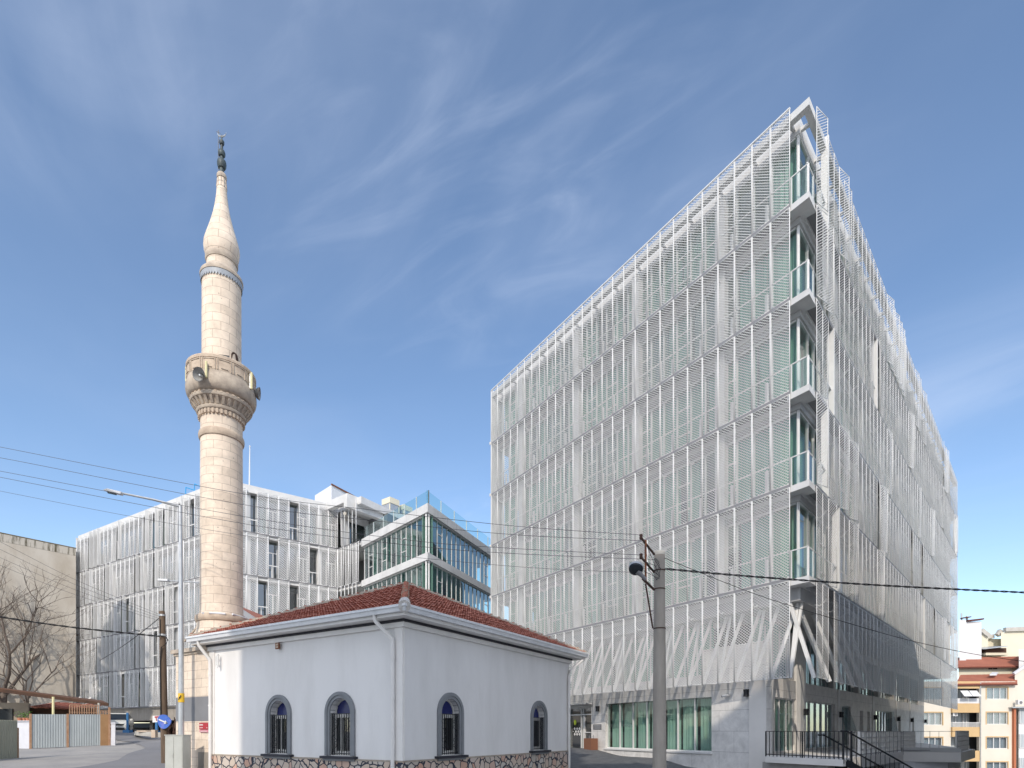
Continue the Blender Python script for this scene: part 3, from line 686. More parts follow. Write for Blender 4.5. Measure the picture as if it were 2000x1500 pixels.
cn = MB(); cn.fbox(GL, 11.8, 15.0, 0.01, 0.5, 1.60, 1.68); cn.fbox(GL, 11.8, 15.0, 0.01, 0.06, 1.50, 1.595); cn.build('canopy', 'slab_white', bld)
it = MB(); it.fbox(GL, 2.5, 18.8, -2.6, -2.5, -1.4, 5.1); it.build('inner_wall', 'interior', bld)
it = MB(); it.fbox(GL, 2.5, 18.8, -2.5, -0.36, -1.45, -1.36); it.build('inner_floor', 'interior', bld)
# corner piece between both stone walls
w = MB(); w.prism([(10.46, 23.4), (11.4, 24.8), (11.65, 25.2), (11.2, 25.6), (10.3, 24.2), (10.0, 24.0)], -3.2, 2.37); w.build('corner_pier', 'cladding', bld)
# right-hand lower wall on the terrace
ops = [(0.15, 3.0, -0.95, 1.50), (4.5, 9.6, -0.9, 1.50), (11.1, 13.0, -0.9, 1.46), (15.2, 16.1, -1.0, 1.3), (17.2, 18.0, -1.0, 1.3), (19.3, 25.0, 0.0-0.2, 1.45), (27.4, 28.4, -1.0, 1.2), (33.5, 34.4, -1, 1.2)]
w = MB(); wall_cells(w, GR, 0, 39.6, -1.6, 2.36, ops, -0.4, 0, True); w.build('terrace_wall', 'clad_tiles_warm', bld)
w = MB(); w.fbox(GR, 3.05, 4.45, -0.45, 0.012, -1.0, 4.68, True)
for s_ in (10.1, 18.6, 26.5, 32.3): w.fbox(GR, s_, s_+0.35, 0.003, 0.05, -1.0, 2.355)
w.fbox(GR, 4.35, 39.6, -0.6, -0.3, 4.7, 5.2)
for s_ in (10.1, 15.8, 21.5, 27, 33): w.fbox(GR, s_, s_+0.5, -0.55, -0.2, 2.36, 4.7)
w.build('pier', 'cladding', bld)
w = MB(); w.prism([GR(39.6, 0, 0)[:2], GR(39.6, -9, 0)[:2], GR(39.2, -9, 0)[:2], GR(39.2, -0.4, 0)[:2]], -1.6, 5.2); w.build('end_wall', 'cladding', bld)
for (a_, b_, z0, z1) in ops[:3]+[ops[5]]:
    gl = MB(); gl.quad(GR(a_, -0.18, z0), GR(b_, -0.18, z0), GR(b_, -0.18, z1), GR(a_, -0.18, z1)); g_ = gl.build('terrace_window', 'glass_teal', bld)
    fr = MB(); nn = max(2, int(round((b_-a_)/1.0)))
    for i in range(nn+1): s_ = a_+(b_-a_-0.05)*i/nn; fr.fbox(GR, s_, s_+0.05, -0.21, -0.12, z0, z1)
    fr.fbox(GR, a_, b_, -0.2, -0.13, z0, z0+0.05); fr.fbox(GR, a_, b_, -0.2, -0.13, z1-0.05, z1)
    fr.build('window_frame', 'white_steel', g_)
    cu = MB(); curtain(cu, GR, a_+0.1, b_-0.1, -0.45, z0, z1, 0.03, 0.2); cu.build('curtain', 'curtain_green' if a_ < 1 else 'curtain_white', g_, smooth=True)
for a_, b_, z0, z1 in (ops[3], ops[4], ops[6], ops[7]):
    m_ = MB(); m_.fbox(GR, a_, b_, -0.34, -0.28, z0, z1); m_.build('service_door', 'lattice', bld)
for s_, tilt in ((11.3, 1.7), (23.8, -1.1)):       # tilted-open window sashes
    m_ = MB(); m_.bar(GR(s_, 0.0, 1.44), GR(s_+tilt*0.3, 0.35, -0.1), 0.75, 0.04, up=(0, 0, 1)); m_.build('open_sash', 'glass_plain', bld)
gl = MB(); gl.quad(GR(0, -0.5, 2.36), GR(39.6, -0.5, 2.36), GR(39.6, -0.5, 5.0), GR(0, -0.5, 5.0)); g_ = gl.build('window_band', 'glass_teal', bld)
fr = MB()
for i in range(42): fr.fbox(GR, 0.3+i*0.93, 0.35+i*0.93, -0.54, -0.45, 2.36, 4.7)
fr.build('window_frame', 'white_steel', g_)
cu = MB(); curtain(cu, GR, 4.4, 15, -0.8, 2.4, 4.9); curtain(cu, GR, 18, 30, -0.8, 2.4, 4.9); cu.build('curtain', 'curtain_white', g_, smooth=True)
cu = MB(); curtain(cu, GR, -0.4, 3.0, -0.8, 2.4, 5.2); cu.build('curtain', 'curtain_teal', g_, smooth=True)
it = MB(); it.fbox(GR, 0.5, 39, -3.1, -3.0, -1.0, 5.1); it.build('inner_wall', 'interior', bld)

# wall lights, camera, plaque, planter -----------------------------------------
def wall_light(p, n, label):
    t = thing('wall_light', label, 'wall light', p, 'wall lights along the terrace')
    m_ = MB(); q = Vector(p)+Vector((n[0], n[1], 0))*0.10
    m_.lathe([(-0.16, 0.03), (-0.15, 0.12), (0.0, 0.10), (0.15, 0.12), (0.16, 0.03)], q, 12); m_.build('lamp_body', 'bar_black', t, smooth=True)
    m_ = MB(); m_.bar(p, q, 0.05, 0.05); m_.build('mount', 'bar_black', t)
for s_, lb in ((4.0, 'black wall light on the pier beside the curtained corner window'), (10.3, 'black wall light left of the narrow tilted window'), (18.8, 'black wall light left of the wide reflective window'),
               (26.7, 'black wall light just right of the wide reflective window'), (32.5, 'black wall light second from the far end of the terrace wall'), (39.3, 'black wall light at the far end of the terrace wall')):
    wall_light(GR(s_, 0.06, 0.93), GR.n, lb)
wall_light(GL(11.2, 0.01, 1.30), GL.n, 'black wall light on the pier right of the glass entrance')
wall_light(GL(0.9, 0.01, 1.62), GL.n, 'black box light on the pale stone wall near the corner')
t = thing('security_camera', 'small white security camera on the pale stone wall', 'camera', GL(1.9, 0.0, 1.55))
m_ = MB(); m_.bar(GL(1.9, 0, 1.57), GL(1.9, 0.16, 1.57), 0.05, 0.05); m_.build('bracket', 'white_steel', t)
m_ = MB(); m_.tube([GL(1.78, 0.18, 1.58), GL(2.05, 0.22, 1.54)], 0.05, 10); c_ = m_.build('camera_body', 'white_steel', t, smooth=True)
m_ = MB(); m_.tube([GL(2.05, 0.22, 1.54), GL(2.08, 0.222, 1.537)], 0.042, 10); m_.build('lens', 'bar_black', c_)
t = thing('plaque', 'small grey name plaque on the pier beside the glass entrance', 'plaque', GL(11.2, 0.01, 0.32))
m_ = MB(); m_.fbox(GL, 10.95, 11.75, 0.004, 0.03, 0.10, 0.40); m_.build('plate', 'rail_grey', t)
m_ = MB()
for i in range(3): m_.fbox(GL, 11.02+0.03*i, 11.66-0.06*i, 0.031, 0.034, 0.31-i*0.08, 0.335-i*0.08)
m_.build('lettering', 'galv', t)
t = thing('planter', 'square rust brown planter box with grey stems beside the entrance door', 'planter', GL(11.5, 0.4, -1.14))
m_ = MB(); m_.fbox(GL, 11.15, 11.85, 0.12, 0.62, -1.12, -0.42); m_.build('box', 'corten_brown', t)
m_ = MB()
for i in range(2): m_.tube([GL(11.3+i*0.4, 0.3, -0.45), GL(11.33+i*0.4, 0.32, -0.28), GL(11.26+i*0.4, 0.34, -0.22)], 0.02, 5)
m_.build('stem', 'rail_grey', t)

# ================================================================== TERRACE
ter = thing('terrace', 'raised pale concrete terrace along the foot of the mesh building', 'terrace', (14, 23, -3.2))
A, B, C_, D, E, Fp = (9.93, 22.25), (11.45, 19.65), (12.5, 21.0), (18.6, 27.1), (20.8, 26.4), (25.2, 31.0)
back = [GR(36, -0.1, 0)[:2], GR(0.1, -0.1, 0)[:2], (10.5, 23.5)]
m_ = MB(); m_.prism([A, B, C_, D, E, Fp, *back], -1.12, -1.0); m_.build('deck', 'cladding', ter)
def edge_fascia(mb, p, q, z0, z1, t=0.12):
    f = face(p[0], p[1], q[0]-p[0], q[1]-p[1], -1); L_ = math.hypot(q[0]-p[0], q[1]-p[1]); mb.fbox(f, -0.01, L_+0.01, -t, 0.03, z0, z1); return f, L_
m_ = MB()
edge_fascia(m_, A, B, -1.22, -0.985); edge_fascia(m_, C_, D, -1.42, -0.985); edge_fascia(m_, D, E, -1.45, -0.985); edge_fascia(m_, E, Fp, -1.45, -0.985)
m_.build('edge_beam', 'cladding', ter)
m_ = MB(); f, L_ = edge_fascia(m_, D, E, -0.98, -0.78, 0.2); m_.build('low_parapet', 'soffit_grey', ter)
m_ = MB(); m_.prism([(9.95, 22.6), (11.3, 20.3), (11.9, 20.9), (11, 23.6)], -4.0, -1.225); m_.build('retaining_wall', 'clad_tiles', ter)
m_ = MB(); m_.prism([(17.6, 27.0), (20.6, 26.9), (24.6, 31.2), (23, 34), (16.5, 30)], -4.6, -1.46); m_.build('retaining_wall', 'apt_white', ter)
m_ = MB(); m_.prism([(15.2, 25.2), (16.6, 26.6), (16.4, 27.5), (15, 26)], -4.6, -1.46); m_.build('retaining_wall', 'dark_brown', ter)

def railing(name, p, q, label, z0=-0.98, z1=0.0, step=0.14, r=0.011, mesh='bar_black', post=0.02):
    L_ = math.dist(p, q); t = thing(name, label, 'railing', (*p, z0), 'railings of the terrace')
    f = face(p[0], p[1], q[0]-p[0], q[1]-p[1], -1)
    m_ = MB(); m_.fbox(f, 0, L_, -post, post, z1-0.02, z1); m_.fbox(f, 0, L_, -0.015, 0.015, z0+0.06, z0+0.09); m_.build('rail', mesh, t)
    m_ = MB(); n_ = int(L_/step)
    for i in range(n_+1): m_.fbox(f, i*L_/n_-r, i*L_/n_+r, -r, r, z0, z1)
    m_.build('balusters', mesh, t)['kind'] = 'stuff'
    for s_ in (0, L_/2, L_):
        m_ = MB(); m_.fbox(f, s_-post, s_+post, -post, post, z0-0.15, z1); m_.build('post', mesh, t)
railing('railing', A, B, 'black baluster railing at the near edge of the terrace by the corner window', step=0.155)
railing('railing', (12.5, 21.05), (18.5, 27.05), 'thin grey wire railing in front of the breeze block screen', step=0.75, r=0.008, mesh='rail_grey', post=0.01)
railing('railing', (18.6, 27.05), (20.7, 26.45), 'thin grey rail above the low terrace parapet', step=0.7, r=0.006, mesh='rail_grey', post=0.008)

def lattice(p, q, z0, z1, cell, label, th=0.09, cx_=None):
    L_ = math.dist(p, q); t = thing('breeze_block_screen', label, 'lattice screen', (*p, z0), 'breeze block screens on the terrace')
    f = face(p[0], p[1], q[0]-p[0], q[1]-p[1], -1); nx_ = int(round(L_/(cx_ or cell))); nz_ = int(round((z1-z0)/cell)); m_ = MB(); b_ = 0.028
    for i in range(nx_+1): s_ = i*L_/nx_; m_.fbox(f, s_-b_, s_+b_, -th/2, th/2, z0, z1)
    for k in range(nz_+1):
        z_ = z0+(z1-z0)*k/nz_
        for i in range(nx_): m_.fbox(f, i*L_/nx_+b_, (i+1)*L_/nx_-b_, -th/2+0.004, th/2-0.004, z_-b_*0.8, z_+b_*0.8)
    m_.build('blocks', 'lattice', t)
lattice((13.7, 22.45), (18.35, 27.1), -0.97, -0.02, 0.25, 'long pale breeze block screen behind the black stair handrails', cx_=.62)
lattice((19.6, 29.2), (24.2, 34.2), -0.97, -0.03, 0.25, 'far breeze block screen seen dimly behind the long one', cx_=.5)
lattice((20.9, 26.75), (24.6, 30.7), -0.97, 0.0, 0.25, 'short breeze block screen at the outer corner of the terrace')
# stairs
st = thing('metal_stair', 'black metal stair with double handrails descending from the terrace', 'stairs', (11.55, 19.7, -1.0))
p0, p1 = Vector((11.62, 19.75, -1.0)), Vector((16.9, 21.2, -3.5)); dd = (p1-p0); hd = Vector((dd.x, dd.y, 0)).normalized(); nn_ = Vector((-hd.y, hd.x, 0))
m_ = MB(); m_.bar(p0+Vector((0, 0, -.1)), p1, 0.05, 0.22); m_.bar(p0+nn_*1.0+Vector((0, 0, -.1)), p1+nn_*1.0, 0.05, 0.22); m_.build('stringer', 'bar_black', st)
for i in range(14):
    q = p0+dd*(i+0.5)/14; m_ = MB(); m_.bar(q+nn_*0.03, q+nn_*0.97, 0.28, 0.04); m_.build('step', 'bar_black', st)
for k, o_ in enumerate((0.0, 1.0)):
    m_ = MB(); m_.tube([p0+nn_*o_-hd*0.25+Vector((0, 0, .86 if k else 1.0)), p0+nn_*o_+Vector((0, 0, .86 if k else 1.0)), p1+nn_*o_+Vector((0, 0, .86 if k else 1.0))], 0.032, 8); m_.build('handrail', 'bar_black', st, smooth=True)
    m_ = MB()
    for i in range(26):
        q = p0+nn_*o_+dd*i/26; m_.bar(q, q+Vector((0, 0, .93)), 0.016, 0.016)
    m_.build('balusters', 'bar_black', st)['kind'] = 'stuff'
m_ = MB(); m_.bar(p0-hd*0.15+Vector((0, 0, -.1)), p0-hd*0.15+Vector((0, 0, 1.0)), 0.05, 0.05); m_.bar(p0+hd*0.2+Vector((0, 0, -.1)), p0+hd*0.2+Vector((0, 0, 1.0)), 0.05, 0.05); m_.build('newel_post', 'bar_black', st)

# ================================================================== LOW MESH-CLAD BUILDING (left)
P1, P2, P3, P4 = (-45.9, 60.0), (-23.5, 46.4), (-15.9, 51.9), (-13.3, 49.8)
low = thing('low_mesh_building', 'long lower white building behind the minaret, screened by mesh panels and open blades', 'building', (P2[0], P2[1], -0.5))
LROWS = [(2.25, 5.85), (5.85, 9.45), (9.45, 13.04), (13.04, 16.64), (16.64, 20.25)]
FA = face(P2[0], P2[1], P1[0]-P2[0], P1[1]-P2[1], 1); LA = math.dist(P1, P2)
FB = face(P2[0], P2[1], P3[0]-P2[0], P3[1]-P2[1], -1); LB = math.dist(P2, P3)
FC = face(P3[0], P3[1], P4[0]-P3[0], P4[1]-P3[1], -1); LC = math.dist(P3, P4)
NA, NB, NC = 31, 11, 6
specs = []; blades = {r: [] for r in range(5)}; openA = {r: [] for r in range(5)}; openB = {r: [] for r in range(5)}
# measured along the facade from the corner: modules turned open, and modules left out
blades_px = {4: [357, 319, 300, 284, 234, 190, 182, 175], 3: [301, 276, 268, 212, 204, 176, 169], 2: [319, 284, 267, 236, 227, 190, 184], 1: [283, 275, 267, 221, 214, 206, 199, 192], 0: [283, 275, 220, 213, 176, 169]}
open_px = {4: [378], 3: [], 2: [252, 347], 1: [302, 338], 0: [241]}
openB_i = {4: [2, 6], 3: [0, 4, 8], 2: [3, 6], 1: [1, 5], 0: [4]}
mA, mB, mC = LA/NA, LB/NB, LC/NC
def s_from_px(px):
    u = (px-1000)/F; return (P2[0]-u*P2[1])/(u*FA.d[1]-FA.d[0])
for r in range(5):
    ia = {int(s_from_px(p)/mA) for p in blades_px[r]}; io = {int(s_from_px(p)/mA) for p in open_px[r]}
    z0, z1 = LROWS[r]
    for c in range(NA):
        if c in io: openA[r].append(c*mA); continue
        if c in ia: blades[r].append(c*mA); continue
        p = FA(c*mA+0.004, 0, z0+0.05); specs.append((math.hypot(p[0], p[1]), p, FA.ang, mA-0.008, z1-z0-0.10, 1, 'low'))
    for c in range(NB):
        if c in openB_i[r]: openB[r].append(c*mB); continue
        p = FB(c*mB+0.004, 0, z0+0.05); specs.append((math.hypot(p[0], p[1]), p, FB.ang, mB-0.008, z1-z0-0.10, -1, 'low'))
    for c in range(NC):
        sw = R(38) if r in (4, 2) else R(14 if c % 2 else 0)
        p = FC(c*mC+0.004, 0, z0+0.05); specs.append((math.hypot(p[0], p[1]), p, FC.ang-sw, mC-0.008, z1-z0-0.10, -1, 'low'))
mat('mesh_metal_fine', (0.76, 0.765, 0.77), 0.5)
place_panels(specs, low, 100, 'mesh_metal_fine')
for r in range(5):
    for s_ in blades[r]:
        m_ = MB(); z0, z1 = LROWS[r]; m_.fbox(FA, s_+mA*0.10, s_+mA*0.16, -0.12, 0.20, z0+0.05, z1+(0.18 if r == 4 else -0.05)); m_.build('open_blade', 'white_steel', low)
m_ = MB()
for r in range(5):
    z = LROWS[r][0]
    m_.fbox(FA, 0, LA, -0.06, 0.02, z-0.06, z+0.045); m_.fbox(FB, 0, LB, -0.06, 0.02, z-0.06, z+0.045); m_.fbox(FC, 0, LC, -0.06, 0.02, z-0.06, z+0.045)
m_.build('seam_rail', 'rail_grey', low)
m_ = MB(); m_.fbox(FA, LA+.02, LA+.1, -3.0, 0.05, 2.2, 20.4); m_.build('end_wall', 'slab_white', low)
IN = 0.75
def lpoly(o):
    a = Vector(FA(LA, -o, 0)[:2]); 
    def isect(F1, F2, o):
        p, q = Vector(F1(0, -o, 0)[:2]), Vector(F2(0, -o, 0)[:2]); d1, d2 = Vector(F1.d), Vector(F2.d)
        t = ((q-p).x*d2.y-(q-p).y*d2.x)/(d1.x*d2.y-d1.y*d2.x); return p+d1*t
    b = isect(FA, FB, o); c = isect(FB, FC, o); d = Vector(FC(LC, -o, 0)[:2])
    return [tuple(a), tuple(b), tuple(c), tuple(d), (-6, 62), (-38, 74)]
for z in (5.85, 9.45, 13.04, 16.64):
    m_ = MB(); m_.prism(lpoly(0.08)[::-1], z-0.3, z); m_.build('floor_slab', 'slab_white', low)
m_ = MB(); m_.prism(lpoly(0.12)[::-1], 20.0, 20.62); m_.build('roof_slab', 'slab_white', low)
m_ = MB(); m_.prism(lpoly(0.3)[::-1], 1.0, 2.2); m_.build('transfer_beam', 'concrete', low)
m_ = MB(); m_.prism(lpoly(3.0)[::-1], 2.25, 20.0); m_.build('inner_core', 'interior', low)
rg = random.Random(9)
for r in range(5):
    z0 = LROWS[r][0]+0.02; z1 = LROWS[r][1]-0.3 if r < 4 else 20.0
    for F_, Lx, n_, mm, extra in ((FA, LA, NA, mA, 0.35), (FB, LB, NB, mB, 0.45)):
        gl = MB(); gl.quad(F_(extra, -IN, z0), F_(Lx, -IN, z0), F_(Lx, -IN, z1), F_(extra, -IN, z1)); g_ = gl.build('window_band', 'glass_dark', low)
        fr = MB()
        for c in range(n_+1):
            s_ = max(c*mm, extra); fr.fbox(F_, s_, s_+0.06, -IN-0.05, -IN+0.05, z0, z1)
            if c % 3 == 1: fr.fbox(F_, s_+0.06, s_+mm, -IN-0.04, -IN+0.04, z0+2.3, z0+2.37); fr.fbox(F_, s_+0.5, s_+0.58, -IN-0.04, -IN+0.04, z0, z0+2.3)
        for c in range(2, n_, 7): fr.fbox(F_, c*mm, c*mm+0.4, -IN+0.06, -IN+0.3, z0, z1)
        fr.build('window_frame', 'white_steel', g_)
        cu = MB(); s_ = 0.6
        while s_ < Lx-1:
            w_ = rg.choice([0.8, 1.6, 2.4]); 
            if rg.random() < 0.35: curtain(cu, F_, s_, min(s_+w_, Lx-0.2), -IN-0.3, z0, z1, 0.04, 0.3)
            s_ += w_
        if cu.v: cu.build('curtain', 'curtain_white' if r % 2 else 'curtain_green', g_, smooth=True)
    # railing and frame where a module is left open
    for F_, L2, mm, ext in ((FA, openA[r], mA, -1), (FB, openB[r], mB, 1)):
        for s_ in L2:
            m_ = MB()
            m_.fbox(F_, s_-0.02, s_+0.03, -0.1, 0.02, z0, LROWS[r][1]-0.05); m_.fbox(F_, s_+mm-0.03, s_+mm+0.02, -0.1, 0.02, z0, LROWS[r][1]-0.05)
            m_.fbox(F_, s_+0.03, s_+mm-0.03, -0.08, -0.03, z0+1.02, z0+1.09); m_.fbox(F_, s_+0.3, s_+0.36, -0.25, -0.19, z0, z0+1.02)
            m_.build('opening_frame', 'white_steel', low)
m_ = MB()   # dark undercroft columns and back wall
m_.fbox(FA, 6, LA+9, -9.2, -9.0, -1.2, 0.998); a_ = FA(6.2, -9.1, 0); b_ = FB(LB+6, -7.0, 0); m_.bar((a_[0], a_[1], -.1), (b_[0], b_[1], -.1), .2, 2.19); m_.build('undercroft_wall', 'interior_dark', low)
for s_ in (3, 9, 15, 21):
    m_ = MB(); m_.fbox(FA, s_, s_+0.6, -2.6, -2.0, -1.0, 1.0); m_.build('column', 'concrete', low)
m_ = MB(); m_.fbox(FA, -1.5, 12, -4.6, -4.5, -0.6, -0.05); m_.build('undercroft_parapet', 'concrete_light', low)
m_ = MB()
for i in range(60): m_.fbox(FA, 2.0+i*0.22, 2.05+i*0.22, -4.0, -3.95, -0.4, 1.0)
m_.build('undercroft_railing', 'bar_black', low)
m_ = MB()
for i in range(15): m_.fbox(FA, 4.2+i*0.19, 4.27+i*0.19, -0.6, -0.55, -0.35, 0.9)
m_.fbox(FA, 4.1, 7.1, -0.61, -0.54, -0.45, -0.36); m_.fbox(FA, 4.1, 7.1, -0.61, -0.54, 0.9, 0.95); m_.build('white_grille', 'white_steel', low)
# roof structures of the low building
m_ = MB(); q = [at(600, 985, 55), at(646, 957, 53.5), at(684, 974, 58)]
zt = 23.2
m_.prism([(-19.4, 56), (-17.0, 53.6), (-14.6, 58.5), (-17, 61)], 20.63, 23.2); h_ = m_.build('stair_house', 'apt_white', low)
m_ = MB(); m_.bar((-17.0, 53.55, 23.24), (-14.55, 58.45, 23.24), 0.12, 0.12); m_.build('rust_flashing', 'rust', h_)
# canopy frame by the roof terrace
FD = face(-14.2, 49.6, 2.7, 3.4, -1)
m_ = MB(); m_.fbox(FD, -0.2, 8.5, -0.5, 0.0, 19.5, 20.7); m_.fbox(FD, -0.2, 0.3, -4.2, -0.5, 20.0, 20.7); m_.fbox(FD, 2.6, 2.9, -3.8, -0.5, 20.25, 20.7); m_.build('canopy_frame', 'slab_white', low)
m_ = MB(); m_.fbox(FD, 0.9, 8.5, -2.4, -2.2, 16.64, 19.9); m_.build('terrace_house_wall', 'slab_white', low)
m_ = MB(); m_.fbox(FD, 1.6, 3.4, -2.19, -2.15, 17.0, 19.2); m_.fbox(FD, 4.0, 8, -2.19, -2.15, 17.0, 19.2); m_.build('terrace_house_window', 'glass_dark', low)
m_ = MB()
for i in range(3): m_.tube([FD(0.4+i*0.35, -1.2-i*0.5, 19.4), FD(1.5+i*0.2, -2.0, 19.25)], 0.16, 8)
m_.build('duct', 'concrete_light', low)

def hvac(x, y, label, s=1.25, h=1.9):
    t = thing('rooftop_unit', label, 'rooftop unit', (x, y, 20.63), 'rooftop units on the low building')
    a = R(52); m_ = MB(); m_.cbox((x, y, 20.75+h*0.36), s*0.96, s*0.96, h*0.72, a); m_.build('coil_body', 'glass_dark' if False else 'galv', t)
    m_ = MB(); m_.cbox((x, y, 20.75+h*0.86), s*1.06, s*1.06, h*0.28, a); m_.build('fan_hood', 'apt_cream', t)
    m_ = MB()
    for dx in (-1, 1):
        for dy in (-1, 1):
            c_, s2 = math.cos(a), math.sin(a); X, Y = dx*s*0.5, dy*s*0.5; m_.cbox((x+X*c_-Y*s2, y+X*s2+Y*c_, 20.64+h*0.36), 0.09, 0.09, h*0.72, a)
    m_.build('frame', 'apt_cream', t)
hvac(-11.95, 56.0, 'biggest cream rooftop unit with a square hood, nearest the white canopy frame', 1.15, 2.0)
hvac(-10.85, 57.2, 'middle cream rooftop unit between its two neighbours', 1.1, 1.75)
hvac(-10.0, 58.6, 'smallest cream rooftop unit seen through the glass balustrade', 1.05, 1.5)
t = thing('flagpole', 'thin white pole standing on the roof just right of the minaret', 'pole', (at(487, 950, 50).x, 50, 20.62))
m_ = MB(); m_.tube([at(487, 952, 50), at(487.5, 905, 50), at(488, 873, 50)], [0.06, 0.05, 0.03], 8); m_.build('mast', 'white_steel', t, smooth=True)
m_ = MB(); m_.ball(at(488, 872, 50), 0.07, 6); m_.build('finial', 'white_steel', t)
t = thing('roof_frame_blue', 'small bright blue tubular frame on the roof edge left of the minaret', 'metal frame', tuple(at(378, 960, 52)))
m_ = MB()
for a_, b_ in (((362, 968), (363, 952)), ((363, 952), (384, 959)), ((379, 962), (380, 945)), ((380, 945), (392, 951)), ((384, 959), (384, 968)), ((392, 951), (392, 962))):
    m_.tube([at(*a_, 52), at(*b_, 52)], 0.045, 5)
m_.build('tubes', 'blue_bright', t)

# ================================================================== GLASS BUILDING
GC = (-6.14, 41.4)
HL = face(GC[0], GC[1], -0.658, 0.753, 1); HR = face(GC[0], GC[1], 0.375, 0.927, -1)
gb_ = thing('glass_building', 'glazed building with white floor bands and a glass roof balustrade', 'building', (GC[0], GC[1], -1))
HLL, HRL = 10.5, 13.5
def gpoly(o):
    k = o/0.892; a = (GC[0]+k*(HL.d[0]+HR.d[0]), GC[1]+k*(HL.d[1]+HR.d[1])); l = HL(HLL, -o, 0)[:2]; r_ = HR(HRL, -o, 0)[:2]
    return [a, r_, (r_[0]-6, r_[1]+5), (l[0]+1, l[1]+8), l]
for z0, z1 in ((15.98, 16.62), (12.5, 13.04), (8.95, 9.45), (5.35, 5.85)):
    m_ = MB(); m_.prism(gpoly(0.0), z0, z1); m_.build('floor_band', 'slab_white', gb_)
for z in (16.3,):
    m_ = MB()
    for i in range(1, 8): m_.fbox(HL, i*1.5, i*1.5+0.015, 0.0, 0.004, 15.99, 16.61)
    for i in range(1, 9): m_.fbox(HR, i*1.5, i*1.5+0.015, 0.0, 0.004, 15.99, 16.61)
    m_.build('panel_joint', 'seam_metal', gb_)
for z0, z1 in ((13.04, 15.98), (9.45, 12.5), (5.85, 8.95), (0, 5.35)):
    for F_, Lx, n_ in ((HL, HLL, 13), (HR, HRL, 17)):
        gl = MB(); gl.quad(F_(0.3, -0.28, z0), F_(Lx, -0.28, z0), F_(Lx, -0.28, z1), F_(0.3, -0.28, z1)); g_ = gl.build('curtain_wall', 'glass_teal', gb_)
        fr = MB(); fr.fbox(F_, 0.22, 0.30, -0.32, -0.22, z0, z1)
        for i in range(1, n_+1):
            s_ = 0.3+i*(Lx-0.4)/n_; fr.fbox(F_, s_, s_+0.05, -0.30, -0.235, z0, z1)
            if (i in (4, 8, 11) and F_ is HL) or (i in (2, 13) and F_ is HR):
                st_ = (Lx-0.4)/n_
                for hz in (z0+0.95, z0+1.95): fr.fbox(F_, s_+0.05, s_+st_, -0.30, -0.24, hz, hz+0.05)
        fr.fbox(F_, 0.32, Lx, -0.33, -0.18, z1-0.07, z1-0.002); fr.build('window_frame', 'white_steel', g_)
        cu = MB(); i = 0; rg2 = random.Random(int(z0*10))
        while i < n_:
            st_ = (Lx-0.4)/n_; w_ = rg2.choice([0.5, 0.5, 0.8])
            curtain(cu, F_, 0.35+i*st_, 0.35+(i+w_)*st_, -0.62, z0+0.02, z1-0.05, 0.04, 0.2); i += rg2.choice([1, 1, 2])
        cu.build('curtain', 'curtain_dim', g_, smooth=True)
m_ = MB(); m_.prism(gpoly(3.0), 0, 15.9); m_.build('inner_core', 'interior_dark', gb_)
ba = thing('glass_balustrade', 'tinted frameless glass balustrade around the roof terrace of the glazed building', 'balustrade', (GC[0], GC[1], 16.62))
for F_, Lx in ((HL, 10.2), (HR, 13.0)):
    n_ = 6; 
    for i in range(n_):
        m_ = MB(); m_.fbox(F_, 0.1+i*Lx/n_, 0.06+(i+1)*Lx/n_, -0.16, -0.14, 16.66, 17.62); m_.build('glass_pane', 'glass_rail', ba)
    m_ = MB()
    for i in range(1, n_): m_.fbox(F_, 0.06+i*Lx/n_, 0.10+i*Lx/n_, -0.19, -0.12, 16.62, 17.62)
    m_.build('clamp_posts', 'white_steel', ba)
m_ = MB(); m_.fbox(HL, 0.12, 0.19, -0.22, -0.15, 16.62, 17.62); m_.build('corner_post', 'rail_grey', ba)

# ================================================================== MOSQUE
MC = (-2.94, 15.4)
ML = face(MC[0], MC[1], -0.854, 0.52, 1); MR = face(MC[0], MC[1], 0.534, 0.845, -1)
mq = thing('mosque', 'small white walled mosque with arched windows and a red tiled hip roof', 'mosque', (MC[0], MC[1], -1.7))
WL, WR = 9.05, 10.0
def arch_wall(mb, F_, s0, s1, z0, z1, wins, o=0.0, depth=0.30):
    cur = s0
    for c, r, zs, zt in wins:     # centre, half width, sill z, springing z
        mb.quad(F_(cur, o, z0), F_(c-r, o, z0), F_(c-r, o, z1), F_(cur, o, z1))
        mb.quad(F_(c-r, o, z0), F_(c+r, o, z0), F_(c+r, o, zs), F_(c-r, o, zs))
        n_ = 16; pts = [(c-r*math.cos(math.pi*i/n_), zt+r*math.sin(math.pi*i/n_)) for i in range(n_+1)]
        for i in range(n_):
            a, b = pts[i], pts[i+1]; mb.quad(F_(a[0], o, a[1]), F_(b[0], o, b[1]), F_(b[0], o, z1), F_(a[0], o, z1))
        loop = [(c-r, zs)]+pts+[(c+r, zs)]
        for i in range(len(loop)-1):
            a, b = loop[i], loop[i+1]; mb.quad(F_(a[0], o, a[1]), F_(b[0], o, b[1]), F_(b[0], o-depth, b[1]), F_(a[0], o-depth, a[1]))
        mb.quad(F_(c-r, o, zs), F_(c+r, o, zs), F_(c+r, o-depth, zs), F_(c-r, o-depth, zs))
        cur = c+r
    mb.quad(F_(cur, o, z0), F_(s1, o, z0), F_(s1, o, z1), F_(cur, o, z1))
SILL, SPR = -0.72, 0.54
RI = 0.43
winL = [(2.445, RI, SILL, SPR), (5.25, RI, SILL, SPR)]; winR = [(2.02, RI, SILL, SPR), (7.40, RI, SILL, SPR)]
m_ = MB(); arch_wall(m_, ML, 0, WL, -0.86, 3.02, winL); arch_wall(m_, MR, 0, WR, -0.86, 3.02, winR)
